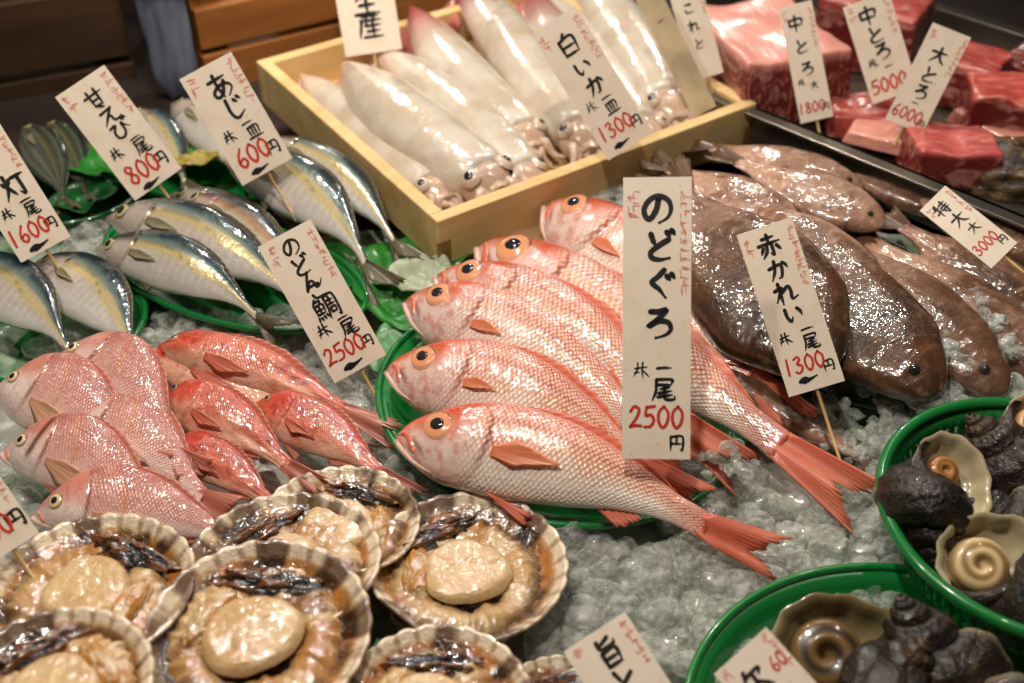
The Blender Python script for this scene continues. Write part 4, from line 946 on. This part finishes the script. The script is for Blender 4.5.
card('price card without number standing at the back left of the wooden crate', [(322, -72), (384, -80), (400, 44), (348, 62)], .055,
     [('生', .5, .60, .46, .12), ('産', .52, .78, .46, .10)], None, None, seed=10, skew=.02)
card('old stained card with a torn edge leaning over the right board of the crate', [(632, -6), (660, -14), (716, 108), (694, 116)], .052,
     [('一', .5, .25, .3)], None, None, seed=11, skew=0, m=M_oldcard, stamps=False)
card('narrow price card between the crate and the largest tuna block', [(664, -20), (700, -24), (722, 70), (694, 84)], .065,
     [('こ', .45, .3, .4, .12), ('れ', .48, .48, .4, .12), ('と', .5, .66, .34, .12)], None, None, seed=12, skew=.03)
card('leftmost card on the tuna, marked 1800', [(779, 8), (811, 0), (836, 127), (798, 113)], .045,
     [('中', .40, .16, .50, .13), ('と', .46, .36, .46, .13), ('ろ', .50, .55, .46, .13), ('大', .62, .70, .26), ('米', .26, .66, .24, .12)], ('1800', .42, .88, .32, .0), (.84, .90, .24), seed=13, skew=.02)
card('middle card on the tuna, marked 5000', [(841, 4), (890, -6), (918, 89), (873, 104)], .062,
     [('中', .44, .16, .42, .13), ('と', .48, .36, .40, .13), ('ろ', .52, .53, .40, .13), ('米', .26, .62, .22, .12), ('一', .56, .69, .2)], ('5000', .46, .85, .30, .0), (.86, .89, .22), seed=14, skew=.03)
card('rightmost card on the tuna, tilted to the right, marked 6000', [(932, 20), (972, 40), (921, 132), (886, 121)], .055,
     [('大', .5, .26, .44, .13), ('と', .5, .46, .42, .13), ('ろ', .5, .63, .42, .13), ('一', .5, .75, .2)], ('6000', .44, .87, .30, .0), (.85, .92, .22), seed=15, skew=.02)
card('price card cut off by the bottom edge, standing in the ice beside the scallops', [(556, 636), (633, 627), (712, 744), (630, 762)], .02,
     [('旨', .52, .18, .42, .13), ('と', .5, .42, .42, .13), ('一', .5, .7, .3)], None, None, seed=16, skew=.01)
card('price card cut off by the bottom edge, in front of the shell tray', [(708, 668), (772, 633), (846, 716), (782, 752)], .05,
     [('欠', .40, .30, .42, .13), ('米', .5, .62, .34, .1)], ('60', .80, .30, .20, .0), None, seed=17, skew=.01)
# ------------------------------------------------------------------ ice
def ice_material():
    m, nt, b = mat('crushed_ice'); tc = nd(nt, 'TexCoord').outputs['Object']
    n1 = nd(nt, 'TexNoise', Scale=90.0, Detail=4.0, Vector=tc).outputs[0]
    vo = nd(nt, 'TexVoronoi', feature='SMOOTH_F1', Scale=190.0, Vector=tc).outputs['Distance']; n0 = nd(nt, 'TexNoise', Scale=420.0, Detail=2.0, Vector=tc).outputs[0]
    n2 = mathn(nt, 'SUBTRACT', mathn(nt, 'MULTIPLY', n0, .35), vo); bp = nd(nt, 'Bump', Strength=1.0, Distance=.0045, Height=n2).outputs[0]
    setp(nt, b, Base_Color=mixc(nt, ramp(nt, n1, [(.4, 0), (.65, 1)]), lin(214, 222, 212), lin(246, 247, 244)), Roughness=.10, IOR=1.45, Coat_Weight=1.0, Coat_Roughness=.03, Coat_IOR=1.8, Normal=bp)
    tl = nd(nt, 'BsdfTranslucent', Color=c4(lin(240, 244, 238))); m1 = nt.nodes.new('ShaderNodeMixShader'); m1.inputs[0].default_value = .35
    nt.links.new(b.outputs[0], m1.inputs[1]); nt.links.new(tl.outputs[0], m1.inputs[2])
    tr = nd(nt, 'BsdfTransparent', Color=c4((.97, .975, .97))); m2 = nt.nodes.new('ShaderNodeMixShader')
    fr = nd(nt, 'LayerWeight', Blend=.35, Normal=bp).outputs['Facing']
    nt.links.new(mathn(nt, 'MAXIMUM', ramp(nt, fr, [(.25, 0), (.85, .95)]), ramp(nt, n1, [(.38, .16), (.68, .58)])), m2.inputs[0])
    nt.links.new(tr.outputs[0], m2.inputs[1]); nt.links.new(m1.outputs[0], m2.inputs[2]); nt.links.new(m2.outputs[0], nt.nodes['Material Output'].inputs[0]); return m
M_ice = ice_material()
def ico(sub):
    import bmesh
    bm = bmesh.new(); bmesh.ops.create_icosphere(bm, subdivisions=sub, radius=1); V = np.array([v.co[:] for v in bm.verts]); Fc = [[v.index for v in f.verts] for f in bm.faces]; bm.free(); return V, Fc
IV, IF = ico(3)
IV2, IF2 = ico(2)
def chunk(c, r, seed, sq=.75, IV=IV, cuts=11):
    rs = np.random.RandomState(seed); R = np.array(Matrix.Rotation(rs.rand()*6, 3, 'Z')@Matrix.Rotation(rs.rand()*6, 3, 'X'))
    V = IV.copy()
    for k in range(cuts):        # cut flat facets into the ball
        d = nrm(rs.randn(3)); lim = rs.uniform(.55, .85); h = V@d; V = V-np.clip(h-lim, 0, None)[:, None]*d*.9
    V = V*(1+.22*(fbm(IV*2.2, 1, seed % 97)-.5))[:, None]*rs.uniform(.75, 1.25, 3)
    V = (V@R.T)*r; V[:, 2] *= sq; return V+c
def inside(px, py, poly):
    r = False; n = len(poly)
    for i in range(n):
        (x0, y0), (x1, y1) = poly[i], poly[(i+1) % n]
        if (y0 > py) != (y1 > py) and px < (x1-x0)*(py-y0)/(y1-y0)+x0: r = not r
    return r
POLY = [[(235, 310), (300, 300), (400, 340), (402, 400), (470, 500), (560, 530), (760, 560), (900, 560), (910, 600), (700, 690), (540, 700), (520, 580), (430, 500), (400, 470), (300, 400), (240, 360)],
        [(630, 440), (720, 440), (800, 500), (900, 470), (905, 580), (780, 600), (700, 560), (640, 500)],
        [(150, 300), (260, 320), (260, 360), (160, 350)], [(20, 340), (75, 300), (150, 330), (150, 360), (60, 350)],
        [(-20, 430), (10, 440), (60, 540), (20, 560), (-20, 520)], [(60, 210), (110, 215), (100, 260), (70, 250)],
        [(360, 370), (420, 440), (440, 500), (380, 470)]]
mb = MB(); big = 0; k = 0
for gy in np.arange(.42, 1.15, .0135):
    for gx in np.arange(-.5, .5, .0135):
        x = gx+rnd.uniform(-.006, .006); y = gy+rnd.uniform(-.006, .006); px, py = proj((x, y, 0))
        if not any(inside(px, py, p) for p in POLY): continue
        k += 1; r = rnd.uniform(.008, .0145)
        if px > 520 and py > 430: r *= 1.2
        zz = -.006+rnd.uniform(-.006, .004)
        mb.add(chunk((x, y, zz), r, k+100), IF)
    for q in range(2):
        mb.add(chunk((x+rnd.uniform(-.008, .008), y+rnd.uniform(-.008, .008), zz+r*rnd.uniform(.35, .75)), rnd.uniform(.003, .006), k*7+q, .75, IV2, 6), IF2)
tag(mb.build('crushed_ice', M_ice), 'crushed ice bed between the fish, the scallops and the shell baskets', 'ice', None, 'stuff')
# ice among the flatfish and by the green basket
def cluster(label, pts, z, r, seed, n=9):
    mb = MB(); rs = np.random.RandomState(seed)
    for (px, py) in pts:
        P = at(px, py, z)
        for j in range(n*3): mb.add(chunk(P+rs.randn(3)*np.array([.7, .7, .14])*r, r*rs.uniform(.3, .65), seed*31+j+int(px), .6, IV, 12), IF)
    tag(mb.build('ice_heap', M_ice), label, 'ice', None, 'stuff')
cluster('row of ice lumps in the dark green tray below the leaning card', [(838, 418), (852, 438), (868, 452), (884, 470), (826, 405)], .004, .011, 3, 7)
cluster('white ice heap between the flatfish heads and the green basket', [(952, 372), (978, 388), (1000, 392), (940, 392)], .03, .018, 4, 12)
cluster('ice lumps at the rim of the green basket below the big flatfish', [(890, 408), (912, 412), (930, 418), (900, 432), (888, 440)], .012, .013, 5, 9)
cluster('melting ice wedged in the gap between two brown flatfish', [(912, 300), (924, 318), (936, 338), (950, 352)], .052, .010, 6, 8)
cluster('thin ice glaze between the two flatfish at the right edge', [(980, 300), (992, 322), (1004, 344)], .048, .009, 7, 7)
cluster('ice lump behind the tall price card by the crate', [(612, 196), (620, 208)], .02, .012, 8, 6)
cluster('loose ice lump tinted pink at the lower right of the tall card', [(716, 452), (728, 462)], .022, .012, 9, 5)
# ------------------------------------------------------------------ counter and background
def bed_material():
    m, nt, b = mat('wet_counter'); tc = nd(nt, 'TexCoord').outputs['Object']
    n1 = nd(nt, 'TexNoise', Scale=9.0, Detail=3.0, Vector=tc).outputs[0]; n2 = nd(nt, 'TexNoise', Scale=60.0, Detail=4.0, Vector=tc).outputs[0]
    c = mixc(nt, ramp(nt, n1, [(.45, 0), (.6, 1)]), lin(176, 174, 166), lin(96, 142, 108)); c = mixc(nt, ramp(nt, n2, [(.4, 0), (.7, .6)]), c, lin(220, 224, 212))
    setp(nt, b, Base_Color=c, Roughness=.3, Normal=nd(nt, 'Bump', Strength=.5, Distance=.004, Height=n2).outputs[0]); return m
M_bed = bed_material(); M_dark = plain('dark_wet_board', lin(40, 32, 26), .6)
mb = MB(); n, m = 120, 90; xs = np.linspace(-.62, .95, n); ys = np.linspace(.30, .93, m); X_, Y_ = np.meshgrid(xs, ys, indexing='ij')
V = np.stack([X_, Y_, -.022+.012*(fbm(np.stack([X_, Y_, 0*X_], -1), 40, 3)-.5)], -1)
o = mesh('packed_ice', V, gfaces(n, m), M_bed); tag(o, 'fine packed ice under the lumps, tinted green in places', 'ice', None, 'stuff')
mb = MB(); box(mb, (-.9, .2, -.05), (1.2, 1.72, -.034)); o = mb.build('display_counter', M_dark, smooth=False); o['kind'] = 'structure'
mb = MB(); box(mb, (-1.2, .2, -.12), (1.4, 1.75, -.05)); o = mb.build('trim_1', M_dark, smooth=False); o['kind'] = 'structure'
mb = MB(); box(mb, (-4, -1, -.86), (4, 6, -.84)); o = mb.build('floor', plain('floor_dark', lin(30, 26, 24), .6, var=.5, vs=4), smooth=False); o['kind'] = 'structure'
mb = MB(); box(mb, (-4, 5, -.84), (4, 5.1, 2.4)); o = mb.build('wall_back', plain('wall_dark', lin(26, 22, 20), .8, var=.5, vs=3), smooth=False); o['kind'] = 'structure'
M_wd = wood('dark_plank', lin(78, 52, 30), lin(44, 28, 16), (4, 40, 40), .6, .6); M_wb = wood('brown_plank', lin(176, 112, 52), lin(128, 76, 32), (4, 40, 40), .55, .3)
def slatcrate(label, px0, px1, y0, zlo, boards, depth, mt, posts):
    a = aty(px0[0], px0[1], y0); b = at(px1[0], px1[1], a[2]); b[2] = a[2]
    X = nrm(b-a); X[2] = 0; X = nrm(X); Y = np.array([-X[1], X[0], 0]); L = np.linalg.norm(b-a); org = np.array([a[0], a[1], zlo])
    e = empty('slatted_crate', frame(org, X, Y, (0, 0, 1))); tag(e, label, 'crate')
    for (z0, z1) in boards:
        mb = MB(); box(mb, (0, 0, z0), (L, .016, z1)); mb.build('slat', mt, e, smooth=False, bevel=.0015)
        mb = MB(); box(mb, (0, depth, z0), (L, depth+.016, z1)); mb.build('slat', mt, e, smooth=False, bevel=.0015)
    for x in posts:
        for yy in (.016, depth-.03):
            mb = MB(); box(mb, (x, yy, 0), (x+.03, yy+.03, boards[-1][1])); mb.build('corner_post', mt, e, smooth=False, bevel=.0015)
    for x in (0, L-.014):
        mb = MB(); box(mb, (x, .016, boards[0][0]), (x+.014, depth, boards[-1][1])); mb.build('end_board', mt, e, smooth=False, bevel=.0015)
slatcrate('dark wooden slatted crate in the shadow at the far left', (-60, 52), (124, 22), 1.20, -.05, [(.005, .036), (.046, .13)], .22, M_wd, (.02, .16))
slatcrate('brown wooden slatted crate behind the squid crate', (200, 42), (345, 8), 1.24, -.05, [(.0, .062), (.07, .118), (.142, .215)], .2, M_wb, (.008, .20))
slatcrate('long brown wooden crate behind the squid crate, partly behind its upright card', (372, 30), (560, -14), 1.42, -.05, [(.0, .07), (.08, .15)], .2, M_wb, (.01, .2))
# draped denim cloth between the two crates
P = at(180, 96, -.03); n, m = 40, 40; V = []; cc = []; n0 = lin(120, 128, 146)
for i in range(n):
    k = i/(n-1)
    for j in range(m):
        w = 2*math.pi*j/m; r = .031*(.80-.5*(1-min(1, k/.16))**2+.2*ss(.5, .54, k))+(.004 if .50 < k < .56 else 0); f = 1+.10*math.sin(5*w+k*6)+.05*math.sin(9*w-k*11)
        V.append((r*f*math.cos(w), r*.7*f*math.sin(w), .26*k+.003*math.sin(3*w)))
        q = np.array([math.cos(w)*3, math.sin(w)*3, k*6]); cc.append(mix(n0, lin(76, 82, 98), float(fbm(q, 1, 4))))
o = mesh('denim_cloth', V, gfaces(n, m, False, True), plain('denim', lin(90, 98, 116), .85, col=True, bump=.4, bs=700), None, col=cc)
o.location = P.tolist(); tag(o, 'blue-grey denim cloth bunched upright between the dark crate and the brown crate', 'cloth')
# ------------------------------------------------------------------ light
W = bpy.data.worlds.new('world'); SC.world = W; W.use_nodes = True
W.node_tree.nodes['Background'].inputs[0].default_value = (1, .78, .58, 1); W.node_tree.nodes['Background'].inputs[1].default_value = .03
def lamp(x, y, z, p, r, tx_=None, c=(1, .90, .78), sp=None):
    l = bpy.data.lights.new('market_and_added_lamp', 'SPOT'); l.energy = p; l.shadow_soft_size = r; l.color = c; l.spot_size = math.radians(sp or 95); l.spot_blend = .7
    o = bpy.data.objects.new('market_and_added_lamp', l); C.objects.link(o); o.location = (x, y, z)
    t = Vector(tx_ or (x, y, 0))-Vector((x, y, z)); o.rotation_euler = t.to_track_quat('-Z', 'Y').to_euler(); return o
lamp(-.28, 1.30, .95, 17, .022, (-.15, .85, 0)); lamp(.16, 1.38, 1.0, 19, .022, (.05, .9, 0)); lamp(-.08, .50, 1.10, 34, .03, (-.05, .80, 0))
lamp(.50, 1.55, 1.05, 10, .022, (.40, 1.15, 0)); lamp(-.45, .62, 1.05, 20, .022, (-.28, .72, 0)); lamp(.55, .75, 1.15, 6, .018, (.38, 1.0, 0))
lamp(-.25, .95, .75, 15, .03, (-.27, 1.3, .08), sp=42)  # narrow spot added to brighten the crates and cloth at the back
lamp(-.35, 2.15, .80, 13, .03, (-.1, 1.15, .03), sp=50); lamp(.45, 2.3, .80, 14, .03, (.3, 1.2, .03), sp=50)  # two low rear spots added for grazing highlights on squid and tuna
cam.dof.use_dof = True; cam.dof.focus_distance = float((at(480, 410, .03)-CAM)@np.array([0, cp, -sp_])); cam.dof.aperture_fstop = 4.6
SC.view_settings.view_transform = 'Standard'; SC.view_settings.look = 'None'; SC.view_settings.exposure = -.42; SC.view_settings.gamma = 1
SC.view_settings.use_curve_mapping = False
